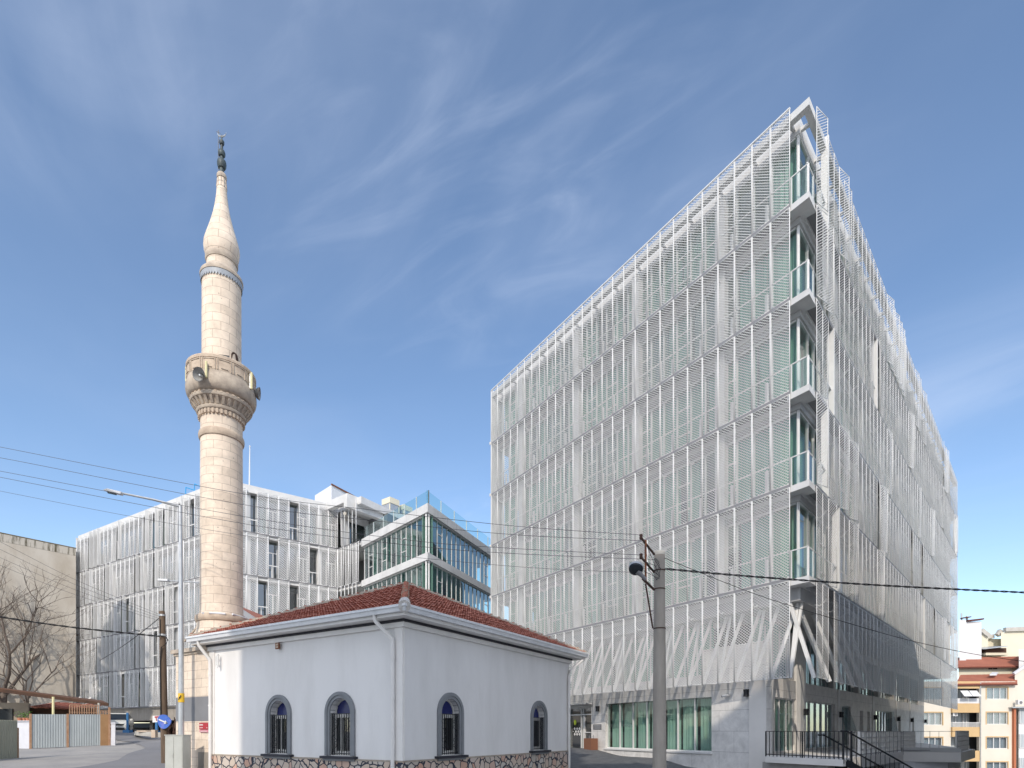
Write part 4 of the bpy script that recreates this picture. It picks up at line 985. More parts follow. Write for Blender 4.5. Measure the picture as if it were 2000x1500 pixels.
bc = (MC[0]+ML.d[0]*WL+MR.d[0]*WR, MC[1]+ML.d[1]*WL+MR.d[1]*WR)
l_, r_ = ML(WL, 0, 0), MR(WR, 0, 0)
m_.quad((l_[0], l_[1], -1.8), (bc[0], bc[1], -1.8), (bc[0], bc[1], 3.02), (l_[0], l_[1], 3.02)); m_.quad((r_[0], r_[1], -1.8), (bc[0], bc[1], -1.8), (bc[0], bc[1], 3.02), (r_[0], r_[1], 3.02))
m_.build('wall', 'wall_white', mq)
m_ = MB(); m_.fbox(ML, 0.0, 0.28, 0.0, 0.035, -0.86, 2.82); m_.fbox(MR, 0.0, 0.03, 0.0, 0.03, -0.86, 2.82); m_.fbox(ML, WL-0.3, WL, 0.0, 0.035, -0.86, 2.82); m_.build('corner_pilaster', 'trim_white', mq)
m_ = MB(); m_.fbox(ML, -0.07, WL+0.05, 0.0, 0.075, 2.82, 2.955); m_.fbox(MR, 0.0, WR+0.05, 0.0, 0.075, 2.82, 2.955); m_.build('cornice_band', 'trim_white', mq)
m_ = MB(); m_.fbox(ML, -0.10, WL+0.1, 0.0, 0.10, 2.957, 3.03); m_.fbox(MR, 0.0, WR+0.1, 0.0, 0.10, 2.957, 3.03); m_.build('black_trim', 'trim_black', mq)
m_ = MB(); m_.fbox(ML, -0.05, WL, -0.4, 0.05, -2.6, -0.85); m_.fbox(MR, 0.0, WR, -0.4, 0.05, -2.6, -0.85); m_.build('stone_plinth', 'crazy_stone', mq)
m_ = MB(); m_.fbox(ML, -0.055, WL, -0.3, 0.06, -0.848, -0.80); m_.fbox(MR, 0.06, WR, -0.3, 0.06, -0.848, -0.80); m_.build('plinth_cap', 'mortar', mq)
m_ = MB(); m_.prism([ML(0.5, -0.9, 0)[:2], MR(WR-0.5, -0.9, 0)[:2], (bc[0], bc[1]), ML(WL-0.5, -0.9, 0)[:2]], -1.6, 3.0); m_.build('inner_core', 'interior_dark', mq)

def arch_window(F_, c, flip):
    # moulded surround (stepped), sill, pane, upvc frame, grille
    m_ = MB()
    for ro, ri, o_ in ((0.62, 0.52, 0.06), (0.525, 0.43, 0.035)):
        n_ = 24; pr = []
        path = [(-1, SILL)]+[(None, math.pi*i/n_) for i in range(n_+1)]+[(1, SILL)]
        def pt(rad, k):
            if k == 0: return (c-rad, SILL)
            if k == len(path)-1: return (c+rad, SILL)
            a = path[k][1]; return (c-rad*math.cos(a), SPR+rad*math.sin(a))
        for k in range(len(path)-1):
            a0, a1, b0, b1 = pt(ro, k), pt(ro, k+1), pt(ri, k), pt(ri, k+1)
            m_.quad(F_(a0[0], o_, a0[1]), F_(a1[0], o_, a1[1]), F_(b1[0], o_, b1[1]), F_(b0[0], o_, b0[1]))
            m_.quad(F_(a0[0], o_, a0[1]), F_(a1[0], o_, a1[1]), F_(a1[0], 0.001, a1[1]), F_(a0[0], 0.001, a0[1]))
            m_.quad(F_(b0[0], o_, b0[1]), F_(b1[0], o_, b1[1]), F_(b1[0], -0.3, b1[1]), F_(b0[0], -0.3, b0[1]))
    w_ = m_.build('arched_window', 'frame_grey', mq)
    m_ = MB(); m_.fbox(F_, c-0.72, c+0.72, -0.02, 0.16, SILL-0.085, SILL-0.012); m_.build('sill', 'trim_black', w_)
    m_ = MB(); m_.fbox(F_, c-0.66, c+0.66, -0.02, 0.10, SILL-0.15, SILL-0.087); m_.build('sill_moulding', 'frame_grey', w_)
    m_ = MB(); n_ = 14; r = RI-0.002
    m_.quad(*[F_(c-r*math.cos(math.pi*i/n_), -0.22, SPR-0.02+r*math.sin(math.pi*i/n_)) for i in range(n_+1)]); m_.build('blue_fanlight', 'blue_pane', w_)
    m_ = MB(); m_.quad(F_(c-r, -0.22, SILL), F_(c+r, -0.22, SILL), F_(c+r, -0.22, SPR-0.02), F_(c-r, -0.22, SPR-0.02)); m_.build('pane', 'glass_dark', w_)
    m_ = MB()
    m_.fbox(F_, c-r, c-r+0.05, -0.23, -0.17, SILL, SPR); m_.fbox(F_, c+r-0.05, c+r, -0.23, -0.17, SILL, SPR); m_.fbox(F_, c-r+0.05, c+r-0.05, -0.23, -0.17, SPR-0.14, SPR-0.02); m_.fbox(F_, c-r+0.05, c+r-0.05, -0.23, -0.17, SILL, SILL+0.13)
    mx = c+(0.14 if flip else -0.14); m_.fbox(F_, mx-0.035, mx+0.035, -0.23, -0.165, SILL+0.13, SPR-0.14)
    m_.tube([F_(c-r*0.96*math.cos(math.pi*i/n_), -0.20, SPR+r*0.96*math.sin(math.pi*i/n_)) for i in range(n_+1)], 0.028, 6)
    m_.build('upvc_frame', 'upvc', w_)
    m_ = MB(); nb = 9; o_ = -0.05
    for i in range(nb): s_ = c-RI+0.03+i*(2*RI-0.06)/(nb-1); m_.fbox(F_, s_-0.009, s_+0.009, o_-0.009, o_+0.009, SILL+0.02, SPR-0.02)
    for z_ in (SILL+0.06, SPR-0.03): m_.fbox(F_, c-RI, c+RI, o_-0.012, o_+0.012, z_-0.012, z_+0.012)
    for k in range(4):        # scrolls
        for sg in (-1, 1):
            cx = c+sg*0.27; zc = SILL+0.22+k*0.28
            m_.tube([F_(cx+0.075*math.sin(t_*1.9)*(-1)**k, o_+0.015, zc+(t_-1.5)*0.07) for t_ in [j*0.35 for j in range(10)]], 0.008, 4)
    m_.build('grille', 'bar_black', w_)
for c, f_ in ((2.445, False), (5.25, False)): arch_window(ML, c, True)
for c in (2.02, 7.40): arch_window(MR, c, False)

# eaves and roof
OV = 0.42; EL, ER = WL+0.45, WR+0.62
def eav(o, z, extra=0.0):
    c0 = Vector((MC[0]+0, MC[1], 0))
    a = Vector((MC[0]-o*ML.d[0]-o*MR.d[0], MC[1]-o*ML.d[1]-o*MR.d[1], z))
    l = Vector((*ML(EL+extra, 0, 0)[:2], z))-Vector((MR.d[0], MR.d[1], 0))*o
    r_ = Vector((*MR(ER+extra, 0, 0)[:2], z))-Vector((ML.d[0], ML.d[1], 0))*o
    b_ = l+r_-a
    return a, l, r_, b_
a, l, r_, b_ = eav(OV, 3.02); m_ = MB(); m_.prism([p[:2] for p in (a, r_, b_, l)], 3.034, 3.17); m_.build('eaves_soffit', 'trim_white', mq)
m_ = MB()
for z0, z1, o0, o1 in ((3.12, 3.275, OV+0.005, OV+0.13), (3.235, 3.30, OV+0.10, OV+0.15)):
    for p, q in ((0, 1), (0, 2)):
        A0 = eav(o0, z0, 0.1); A1 = eav(o1, z0, 0.1); B0 = eav(o0, z1, 0.1); B1 = eav(o1, z1, 0.1)
        k = 0.0 if z0 < 3.2 else 0.0
        i0, i1 = A0[p], A0[q]; m_.hexa([A1[p]+(A0[p]-A1[p])*0.25*(z0 < 3.2), A1[q]+(A0[q]-A1[q])*0.25*(z0 < 3.2), A0[q], A0[p], B1[p], B1[q], B0[q], B0[p]])
m_.build('gutter', 'gutter_white', mq)
apex = Vector((MC[0]+ML.d[0]*4.55+MR.d[0]*5.1, MC[1]+ML.d[1]*4.55+MR.d[1]*5.1, 5.65))
EV = [v for v in eav(OV+0.03, 3.24)]
def tiled(mb, P, Q, T, rows=18, pitch=0.25):
    """tiled triangle P-Q (eave) to T (apex): overlapping courses of waved tiles"""
    P, Q, T = Vector(P), Vector(Q), Vector(T); e = (Q-P); Lw = e.length; e.normalize()
    n_ = (Q-P).cross(T-P).normalized(); n_ = n_ if n_.z > 0 else -n_
    foot = P+e*((T-P).dot(e)); up = (T-foot); H = up.length; up.normalize(); f0 = (foot-P).length
    for k in range(rows):
        h0, h1 = H*k/rows, H*(k+1)/rows+H/rows*0.12
        hh1 = min(h1, H*0.999)
        def xr(h): return f0*h/H, Lw-(Lw-f0)*h/H
        a0, b0 = xr(h0)
        ns = max(3, int((b0-a0)/pitch*6)); base = len(mb.v); jit = [random.uniform(-0.007, 0.007) for _ in range(int(Lw/pitch)+3)]
        xa1, xb1 = xr(hh1); 
        for i in range(ns+1):
            x = a0+(b0-a0)*i/ns; ph = (x/pitch) % 1.0; w_ = 0.045*(math.cos(2*math.pi*ph)**2)*(1 if ph < 0.5 else 0.55)+jit[int(x/pitch)]
            x1 = min(max(x, xa1), xb1)
            q0 = P+e*x+up*(h0-0.02)+n_*(0.085+w_); q1 = P+e*x1+up*hh1+n_*(0.012+w_*0.8); q00 = P+e*x+up*(h0+0.09)+n_*0.0
            mb.v += [tuple(q00), tuple(q0), tuple(q1)]
        for i in range(ns):
            p = base+3*i; mb.f.append((p, p+3, p+4, p+1)); mb.f.append((p+1, p+4, p+5, p+2))
m_ = MB(); tiled(m_, EV[0], EV[1], apex); tiled(m_, EV[0], EV[2], apex); tiled(m_, EV[1], EV[3], apex); tiled(m_, EV[2], EV[3], apex)
ro = m_.build('tiled_roof', 'tile_red', mq)
def hip(mb, P, T, n_=15, r=0.13, skip=0.0):
    P, T = Vector(P), Vector(T)
    for i in range(n_):
        t0, t1 = i/n_, (i+1.25)/n_
        a = P.lerp(T, t0)+Vector((0, 0, 0.05+random.uniform(-.01, .01))); b = P.lerp(T, min(t1, 1))+Vector((0, 0, 0.03))
        mb.tube([a, b], r*random.uniform(0.92, 1.06), 9, True, r*0.82)
for i, e in enumerate(EV):
    m_ = MB(); hip(m_, e, apex, 22); m_.build('hip_tiles', 'mortar', ro)
m_ = MB()
for e in EV:
    for i in range(24):
        p = Vector(e).lerp(apex, (i+0.3)/24)+Vector((0, 0, 0.14)); m_.cbox(p, 0.10, 0.16, 0.05, random.uniform(0, 3))
m_.build('broken_tile_bits', 'tile_red', ro)['kind'] = 'stuff'
m_ = MB(); e = Vector(EV[0]); 
for i in range(2): m_.tube([e.lerp(apex, -0.012+0.045*i)+Vector((0, 0, 0.02)), e.lerp(apex, 0.05+0.05*i)+Vector((0, 0, 0.04))], 0.16-0.015*i, 12)
m_.build('ridge_end', 'ridge_white', ro, smooth=True)
def downpipe(F_, s_, s_top, label_):
    m_ = MB(); c = [F_(s_top, OV+0.04, 3.14), F_(s_top, OV+0.02, 2.98), F_(s_, 0.12, 2.50), F_(s_, 0.10, 2.35), F_(s_, 0.10, -2.0)]
    m_.tube(c, 0.055, 10); d_ = m_.build('downpipe', 'trim_white', mq, smooth=True)
    m_ = MB()
    for z_ in (2.0, 0.9, -0.3): m_.lathe([(-0.03, 0.065), (0.03, 0.065)], F_(s_, 0.10, z_), 10)
    m_.build('pipe_collar', 'trim_white', d_)
downpipe(ML, 0.30, 0.62, ''); downpipe(ML, 8.88, 9.0, ''); downpipe(MR, 9.78, 10.35, '')
t = thing('wall_vent', 'tiny brown vent box under the eaves of the white wall', 'vent', ML(5.2, 0.0, 2.7))
m_ = MB(); m_.fbox(ML, 5.1, 5.28, 0.076, 0.12, 2.60, 2.80); m_.build('case', 'rust', t)
m_ = MB(); m_.fbox(ML, 5.13, 5.25, 0.121, 0.125, 2.71, 2.77); m_.fbox(ML, 5.13, 5.25, 0.121, 0.125, 2.63, 2.69); m_.build('grille', 'stone_worn', t)
t = thing('wall_bracket', 'white insulator bracket on the sunlit end of the white wall', 'bracket', ML(8.6, 0.04, 2.5))
m_ = MB(); m_.tube([ML(8.55, 0.08, 2.62), ML(8.55, 0.08, 2.28)], 0.03, 6); m_.tube([ML(8.35, 0.14, 2.66), ML(8.35, 0.14, 2.2)], 0.035, 6); m_.tube([ML(8.55, 0.05, 2.55), ML(8.35, 0.14, 2.5)], 0.02, 6); m_.tube([ML(8.55, 0.05, 2.35), ML(8.35, 0.14, 2.32)], 0.02, 6); m_.build('arm', 'white_steel', t)
# porch roof and gables behind the mosque, beside the minaret
pr = thing('porch', 'low red tiled porch roof with white gable board behind the minaret', 'porch', (-12.5, 24.5, -1.5))
def PQ(px, py, Y): return at(px, py, Y)
m_ = MB(); g1 = [PQ(362, 1252, 24), PQ(506, 1252, 24), PQ(506, 1217, 24), PQ(435, 1170, 24)]
m_.v += [tuple(q) for q in g1]+[(q.x, q.y+.15, q.z) for q in g1]; m_.f += [(0, 1, 2, 3), (7, 6, 5, 4), (0, 3, 7, 4), (3, 2, 6, 7)]; m_.build('gable', 'trim_white', pr)
m_ = MB(); pk0, pk1, e0, e1 = PQ(435, 1170, 23.9), PQ(528, 1208, 28), PQ(508, 1219, 23.9), PQ(552, 1221, 27); h_ = Vector((0, 0, .12))
m_.hexa([e0-h_, e1-h_, pk1-h_, pk0-h_, e0, e1, pk1, pk0]); m_.build('roof', 'tile_red', pr)
m_ = MB(); m_.bar(pk0, PQ(508, 1218, 23.85), 0.1, 0.2); m_.build('barge_board', 'trim_white', pr)
m_ = MB(); m_.bar(PQ(360, 1253, 23.85), pk0, 0.1, 0.05); m_.build('barge_board', 'stone_cap', pr)
m_ = MB(); m_.prism([(-13.2, 24.2), (-10.4, 24.2), (-7, 27), (-11, 29.5)], -1.8, 3.6); m_.build('wall', 'stone_worn', pr)

# ================================================================== MINARET
MX = (-11.02, 21.6); KZ = 21.6/F; KR = KZ/1.125/2
def zr(y, w): return ((1428-y)*KZ, w*KR)
mi = thing('minaret', 'tall pale stone minaret with a balcony and bulbous pointed spire', 'minaret', (MX[0], MX[1], -1.8))
AXM = (MX[0], MX[1], 0)
prof = [zr(*q) for q in [(1262, 116), (1250, 113), (1240, 104), (1230, 98), (1219, 96)]]
m_ = MB(); m_.lathe(prof, AXM, 48, 0.80); m_.build('flared_base', 'minaret_stone', mi, smooth=True)
m_ = MB(); m_.lathe([zr(*q) for q in [(1219, 96), (1218, 101), (1215, 104.5), (1211, 105), (1207, 103), (1205, 98), (1204.6, 88)]], AXM, 48); m_.build('base_ring', 'stone_worn', mi, smooth=True)
m_ = MB(); m_.lathe([zr(*q) for q in [(1205, 90), (1198, 86.5), (1180, 85.5), (1000, 84.5), (866, 83.5)]], AXM, 48, 0.75); m_.build('lower_shaft', 'minaret_stone', mi, smooth=True)
m_ = MB(); m_.lathe([zr(*q) for q in [(866, 83), (865.5, 88), (862, 91), (858, 91.5), (854, 90), (852, 86), (851.5, 83)]], AXM, 48); m_.build('shaft_ring', 'stone_worn', mi, smooth=True)
m_ = MB(); m_.lathe([zr(*q) for q in [(852, 83.5), (824, 83.5)]], AXM, 48, 0.75); m_.build('upper_shaft_course', 'minaret_stone', mi, smooth=True)
m_ = MB(); m_.lathe([zr(*q) for q in [(826, 84), (825, 87), (822, 90), (818.5, 91), (818, 96), (815, 100), (813, 100), (812.5, 96), (807, 101), (802, 110), (800, 116), (799.5, 121), (797, 124), (794, 124), (793.5, 119), (791, 119), (790.5, 124), (788, 131), (783, 137), (777, 139.8), (770, 140), (764, 137.5), (760, 134), (756, 134)]], AXM, 56)
for k_ in range(30):
    a_ = 2*math.pi*k_/30; za_, ra_ = zr(811, 98); zb_, rb_ = zr(800, 117); m_.bar((MX[0]+ra_*math.cos(a_), MX[1]+ra_*math.sin(a_), za_), (MX[0]+rb_*math.cos(a_), MX[1]+rb_*math.sin(a_), zb_), .09, .06)
m_.build('balcony_corbel', 'stone_cap', mi, smooth=True)
m_ = MB()
for k in range(34):
    a_ = 2*math.pi*k/34; z_, r1 = zr(823, 88); m_.cbox((MX[0]+r1*math.cos(a_), MX[1]+r1*math.sin(a_), z_), 0.09, 0.075, 0.16, a_)
    z_, r1 = zr(794, 121); m_.cbox((MX[0]+r1*math.cos(a_), MX[1]+r1*math.sin(a_), z_), 0.07, 0.08, 0.05, a_)
m_.build('dentil_course', 'stone_worn', mi)['kind'] = 'stuff'
m_ = MB(); m_.lathe([zr(*q) for q in [(757, 134.5), (736, 135.5), (735.5, 138), (731, 138.5), (729.5, 137), (729.5, 129), (752, 129), (752, 80)]], AXM, 56, 1.1); m_.build('balcony_parapet', 'stone_worn', mi)
m_ = MB(); NP = 14
for k in range(NP):
    a0 = 2*math.pi*(k+0.5)/NP+0.1; zc, r1 = zr(746, 135.8)
    for da in (-0.035, 0.035, -0.19, 0.19):
        aa = a0+da+(math.pi/NP if abs(da) < 0.1 else 0); hh = 0.42 if abs(da) < 0.1 else 0.30
        m_.cbox((MX[0]+r1*math.cos(aa), MX[1]+r1*math.sin(aa), zc), 0.03, 0.022, hh, aa)
    m_.cbox((MX[0]+r1*math.cos(a0), MX[1]+r1*math.sin(a0), zc+0.15), 0.028, 0.36, 0.022, a0)
    m_.cbox((MX[0]+r1*math.cos(a0), MX[1]+r1*math.sin(a0), zc-0.15), 0.028, 0.22, 0.022, a0)
m_.build('parapet_mouldings', 'stone_cap', mi)
m_ = MB(); m_.lathe([zr(*q) for q in [(752, 79), (700, 78.5), (560, 78)]], AXM, 48, 0.70); m_.build('upper_shaft', 'minaret_stone', mi, smooth=True)
m_ = MB(); m_.lathe([zr(*q) for q in [(558, 82.5), (551, 83.5), (550.8, 80)]], AXM, 56)
n_ = 44; z_, r1 = zr(558, 82.5); z2, r2 = zr(562.5, 82)
for k in range(n_):
    a0, a1, am = 2*math.pi*k/n_, 2*math.pi*(k+1)/n_, 2*math.pi*(k+0.5)/n_
    m_.quad((MX[0]+r1*math.cos(a0), MX[1]+r1*math.sin(a0), z_), (MX[0]+r1*math.cos(a1), MX[1]+r1*math.sin(a1), z_), (MX[0]+r2*math.cos(am+.03), MX[1]+r2*math.sin(am+.03), z2), (MX[0]+r2*math.cos(am-.03), MX[1]+r2*math.sin(am-.03), z2))
m_.build('toothed_lead_band', 'lead_grey', mi)
m_ = MB(); m_.lathe([zr(*q) for q in [(551, 80), (550.5, 85.5), (547, 86.5), (543, 84), (538, 74), (534, 66), (531, 62)]], AXM, 48); m_.build('spire_collar', 'stone_cap', mi, smooth=True)
m_ = MB(); m_.lathe([zr(*q) for q in [(532, 60), (518, 60)]], AXM, 48, 0.5)
m_.lathe([zr(*q) for q in [(508, 62), (505.5, 65), (498, 69.5), (489, 72), (480, 70.5), (470, 65), (458, 57), (445, 48.5), (432, 41), (420, 34.5), (405, 28.5), (392, 24.5), (380, 21.5), (368, 20), (366, 19.5), (350, 16.5)]], AXM, 48, 0.42)
m_.build('spire', 'minaret_stone', mi, smooth=True)
m_ = MB(); m_.lathe([zr(*q) for q in [(518.5, 60), (518, 63), (514.5, 65.5), (510, 65.5), (507, 63), (506.5, 58)]], AXM, 48); m_.lathe([zr(*q) for q in [(350.5, 16), (350, 19.5), (347, 20.5), (343.5, 20), (341, 17), (340, 11)]], AXM, 24); m_.build('spire_ring', 'stone_cap', mi, smooth=True)
m_ = MB()
for k in range(10):
    a_ = 2*math.pi*k/10; za, ra = zr(369, 20.5); zb, rb = zr(351, 17); m_.bar((MX[0]+ra*math.cos(a_), MX[1]+ra*math.sin(a_), za), (MX[0]+rb*math.cos(a_), MX[1]+rb*math.sin(a_), zb), 0.025, 0.025)
m_.lathe([zr(370, 19.8), zr(369.5, 21), zr(368.5, 20.6)], AXM, 24); m_.lathe([zr(360.5, 18.4), zr(360, 19.2), zr(359, 18.4)], AXM, 24); m_.build('iron_bands', 'stone_cap', mi)
fi_ = MB(); fi_.lathe([zr(*q) for q in [(342, 11), (334, 9.5), (330, 9.5), (329, 14), (325, 18), (320, 19), (315, 17), (312, 11), (311, 7), (306, 7), (305.5, 11), (303, 14.5), (299, 15), (295, 12), (293, 6), (283, 5), (282.5, 8.5), (280, 10.5), (276.5, 10.5), (274, 6), (273, 3), (264, 2.5)]], AXM, 20)
fo = fi_.build('finial', 'patina', mi, smooth=True)
m_ = MB(); zc = (1428-258)*KZ
m_.tube([(MX[0]+0.17*math.cos(t_), MX[1], zc+0.17*math.sin(t_)) for t_ in [math.pi+0.15+i*(math.pi-0.3)/12 for i in range(13)]], [0.008+0.022*math.sin(math.pi*i/12) for i in range(13)], 6); m_.build('crescent', 'galv', fo, smooth=True)
m_ = MB(); m_.tube([(MX[0]-0.14, MX[1], (1428-345)*KZ), (MX[0]-0.13, MX[1], (1428-254)*KZ)], 0.012, 5); m_.tube([(MX[0]-0.20, MX[1], (1428-257)*KZ), (MX[0]-0.06, MX[1], (1428-260)*KZ)], 0.012, 5)
for y_ in (325, 300, 278): m_.tube([(MX[0]-0.14, MX[1], (1428-y_)*KZ), (MX[0], MX[1], (1428-y_)*KZ)], 0.012, 4)
m_.build('lightning_rod', 'rail_grey', fo)
# balcony door (dark opening in the upper shaft)
def on_shaft(px, py, rw):      # a point on the cylinder surface seen at that pixel
    r = rw*KR; u = (px-1000)/F; a, b, c = u*u+1, -2*(u*MX[0]+MX[1]), MX[0]**2+MX[1]**2-r*r
    Y = (-b-math.sqrt(max(b*b-4*a*c, 0)))/(2*a); return Vector((u*Y, Y, (1428-py)/F*Y))
d0 = on_shaft(459, 712, 78); an = math.atan2(d0.y-MX[1], d0.x-MX[0]); 
m_ = MB(); rr_ = 78*KR+0.012
def cyl(a_, z_): return (MX[0]+rr_*math.cos(a_), MX[1]+rr_*math.sin(a_), z_)
hw = 0.24; zb = (1428-752)*KZ; zs_ = (1428-706)*KZ
pts = [cyl(an-hw, zb), cyl(an+hw, zb), cyl(an+hw, zs_)]+[cyl(an+hw*math.cos(t_), zs_+0.16*math.sin(t_)) for t_ in [i*math.pi/8 for i in range(1, 8)]]+[cyl(an-hw, zs_)]
m_.quad(*pts); m_.build('doorway', 'rust_dark', mi)
# square pedestal next to the mosque wall
m_ = MB(); m_.fbox(ML, 9.08, 11.3, -2.2, -0.02, -2.2, 2.88, True); m_.build('pedestal', 'minaret_stone', mi)
m_ = MB(); m_.fbox(ML, 9.10, 11.45, -2.3, 0.10, 2.883, 3.02); m_.fbox(ML, 9.10, 11.38, -2.25, 0.03, 2.80, 2.882); m_.build('pedestal_cap', 'stone_cap', mi)
m_ = MB(); m_.fbox(ML, 9.079, 11.303, -2.2, -0.016, 0.36, 1.24); m_.build('painted_band', 'paint_grey', mi)
m_ = MB(); m_.fbox(ML, 9.08, 9.8, -0.3, 0.0, -2.2, -0.75); m_.build('render_patch', 'concrete', mi)

# loudspeakers on the balcony
def speaker(p, dir_, label, r=0.225):
    t = thing('loudspeaker', label, 'loudspeaker', p, 'horn loudspeakers on the minaret balcony'); d = Vector(dir_).normalized(); p = Vector(p)
    m_ = MB(); rs = [0.05, 0.06, 0.09, 0.14, 0.20, r, r+0.01]; m_.tube([p-d*0.34+d*q for q in (0, 0.08, 0.16, 0.22, 0.28, 0.34, 0.35)], rs, 24, False); m_.tube([p-d*0.30+d*q for q in (0, 0.12, 0.20, 0.27, 0.31)], [0.04, 0.08, 0.14, 0.20, r-0.01], 24, False); m_.build('horn', 'speaker_grey', t, smooth=True)
    m_ = MB(); m_.tube([p-d*0.48, p-d*0.34], 0.10, 14); m_.build('driver', 'speaker_grey', t)
    m_ = MB(); m_.tube([p-d*0.28, p-d*0.04], [0.035, 0.03], 10); m_.build('centre_plug', 'galv_bright', t, smooth=True)
    m_ = MB(); m_.bar(p-d*0.45+Vector((0, 0, -0.05)), p-d*0.60+Vector((0, 0, -0.15)), 0.05, 0.05); m_.build('bracket', 'rail_grey', t)
def balc(px, py, rw, out):
    q = on_shaft(px, py, rw); n_ = Vector((q.x-MX[0], q.y-MX[1], 0)).normalized(); return q+n_*out, n_
p, n_ = balc(389, 732, 139, 0.26); p = at(388, 731, p.y); speaker(p, Vector((-0.15, -1, -0.22)), 'big grey horn loudspeaker facing the viewer at the left of the balcony')
rr2 = 139*KR+0.12; a_ = R(14); speaker((MX[0]+rr2*math.cos(a_), MX[1]+rr2*math.sin(a_), (1428-779)*KZ*1.03), Vector((math.cos(a_), math.sin(a_), -0.1)), 'dark horn loudspeaker seen side on at the right of the balcony')
a_ = R(-60); speaker((MX[0]+0.95*math.cos(a_), MX[1]+0.95*math.sin(a_), (1428-722)*KZ), Vector((0.1, -0.5, 0.9)), 'grey cone loudspeaker standing behind the parapet at the doorway', 0.2)
def tube_lamp(a, b, label, grp, mt):
    t = thing('tube_light', label, 'tube light', tuple(a), grp); m_ = MB(); m_.tube([a, b], 0.042, 8); m_.build('tube', mt, t, smooth=True)
    a, b = Vector(a), Vector(b); c = (Vector((MX[0], MX[1], 0))-Vector((a.x, a.y, 0))).normalized()*0.06
    m_ = MB(); m_.bar(a.lerp(b, 0.05)+c, a.lerp(b, 0.95)+c, 0.05, 0.03); m_.build('fitting', 'galv', t)
for px, y0, y1, lb in ((364, 716, 746, 'yellowish upright tube light at the far left edge of the balcony'), (404, 706, 737, 'yellowish upright tube light right of the big loudspeaker'), (489, 728, 760, 'yellowish upright tube light on the right half of the balcony')):
    if px == 364: q = Vector((MX[0]-139*KR-0.05, MX[1]+0.15, 0)); q.x = (px-1000)/F*q.y
    else: q, n_ = balc(px, (y0+y1)/2, 140, 0.05)
    tube_lamp((q.x, q.y, (1428-y1)/F*q.y), (q.x, q.y, (1428-y0)/F*q.y), lb, 'upright tube lights on the balcony', 'tube_yellow')
for (x0, y0, x1, y1), lb in (((386, 1200, 399, 1198), 'short grey tube light at the left of the base ring'), ((410, 1197.5, 440, 1199.5), 'white tube light in the middle of the base ring'), ((453, 1200, 478, 1208), 'grey tube light slanting down at the right of the base ring')):
    q0, n0 = balc(x0, y0, 100, 0.04) if x0 > 390 else (Vector((at(x0, y0, 21.7))), None); q1, n1 = balc(x1, y1, 100, 0.04)
    tube_lamp(q0, q1, lb, 'tube lights on the ring at the foot of the shaft', 'galv_bright')

# red plate and small box on the pedestal
t = thing('red_sign', 'small red sign plate with faded white lettering beside the downpipe', 'sign', ML(9.4, 0.0, 0.15))
m_ = MB(); m_.fbox(ML, 9.12, 9.68, 0.0, 0.03, 0.06, 0.30); m_.build('plate', 'sign_red', t)
m_ = MB(); m_.fbox(ML, 9.12, 9.66, 0.0, 0.03, -0.04, 0.045); m_.build('lower_plate', 'sign_pink', t)
m_ = MB()
for i in range(5): m_.fbox(ML, 9.62-i*0.045, 9.65-i*0.045, 0.031, 0.034, 0.20, 0.25)
for i in range(7): m_.fbox(ML, 9.63-i*0.03, 9.65-i*0.03, 0.031, 0.034, 0.11, 0.135)
for i in range(2): m_.fbox(ML, 9.20-i*0.03, 9.22-i*0.03, 0.031, 0.034, 0.11, 0.135)
m_.fbox(ML, 9.2, 9.6, 0.031, 0.034, -0.01, 0.005); m_.build('lettering', 'sign_white', t)
t = thing('meter_box', 'small brown box on the stone pedestal beside the lamp post', 'box', ML(10.9, 0.0, -0.5))
m_ = MB(); m_.fbox(ML, 10.62, 10.82, 0.0, 0.10, -0.62, -0.26); m_.build('case', 'stone_cap', t)
m_ = MB(); m_.fbox(ML, 10.64, 10.80, 0.101, 0.106, -0.60, -0.28); m_.build('lid', 'concrete', t)

# ================================================================== POLES
# street lamp
def P(px, py, Y): return at(px, py, Y)
t = thing('street_lamp', 'tall galvanised street lamp with a long arm left of the minaret', 'street lamp', (P(355, 1500, 20.1).x, 20.1, -1.7))
x_ = P(354, 0, 20.1).x
m_ = MB(); m_.tube([(x_, 20.1, -1.8), (x_, 20.1, -0.9), (x_, 20.1, 4), (x_-0.03, 20.1, (1428-988)/F*20.1)], [0.115, 0.10, 0.08, 0.055], 14); m_.build('post', 'galv', t, smooth=True)
m_ = MB(); m_.tube([P(354, 990, 20.1), P(300, 976, 19.9), P(236, 963, 19.6)], [0.045, 0.04, 0.035], 8); m_.build('arm', 'galv', t, smooth=True)
hd_ = thing_h = None
a = P(238, 964, 19.6); b_ = P(207, 958, 19.4)
m_ = MB(); m_.hexa([a+Vector((0, -.08, -.05)), b_+Vector((0, -.14, -.03)), b_+Vector((0, .14, -.03)), a+Vector((0, .08, -.05)), a+Vector((0, -.05, .05)), b_+Vector((.1, -.10, .03)), b_+Vector((.1, .10, .03)), a+Vector((0, .05, .05))]); h_ = m_.build('lamp_head', 'galv_bright', t)
m_ = MB(); c0 = a.lerp(b_, 0.35)+Vector((0, 0, -.056)); c1 = a.lerp(b_, 0.92)+Vector((0, 0, -.045)); m_.bar(c0, c1, 0.2, 0.02); m_.build('lens', 'glass_dark', h_)
m_ = MB(); m_.lathe([(-0.16, 0.104), (0.16, 0.099)], (x_, 20.1, (1428-1363)/F*20.1), 14); m_.build('yellow_sticker', 'yellow', t)
m_ = MB(); z_ = (1428-1363)/F*20.1
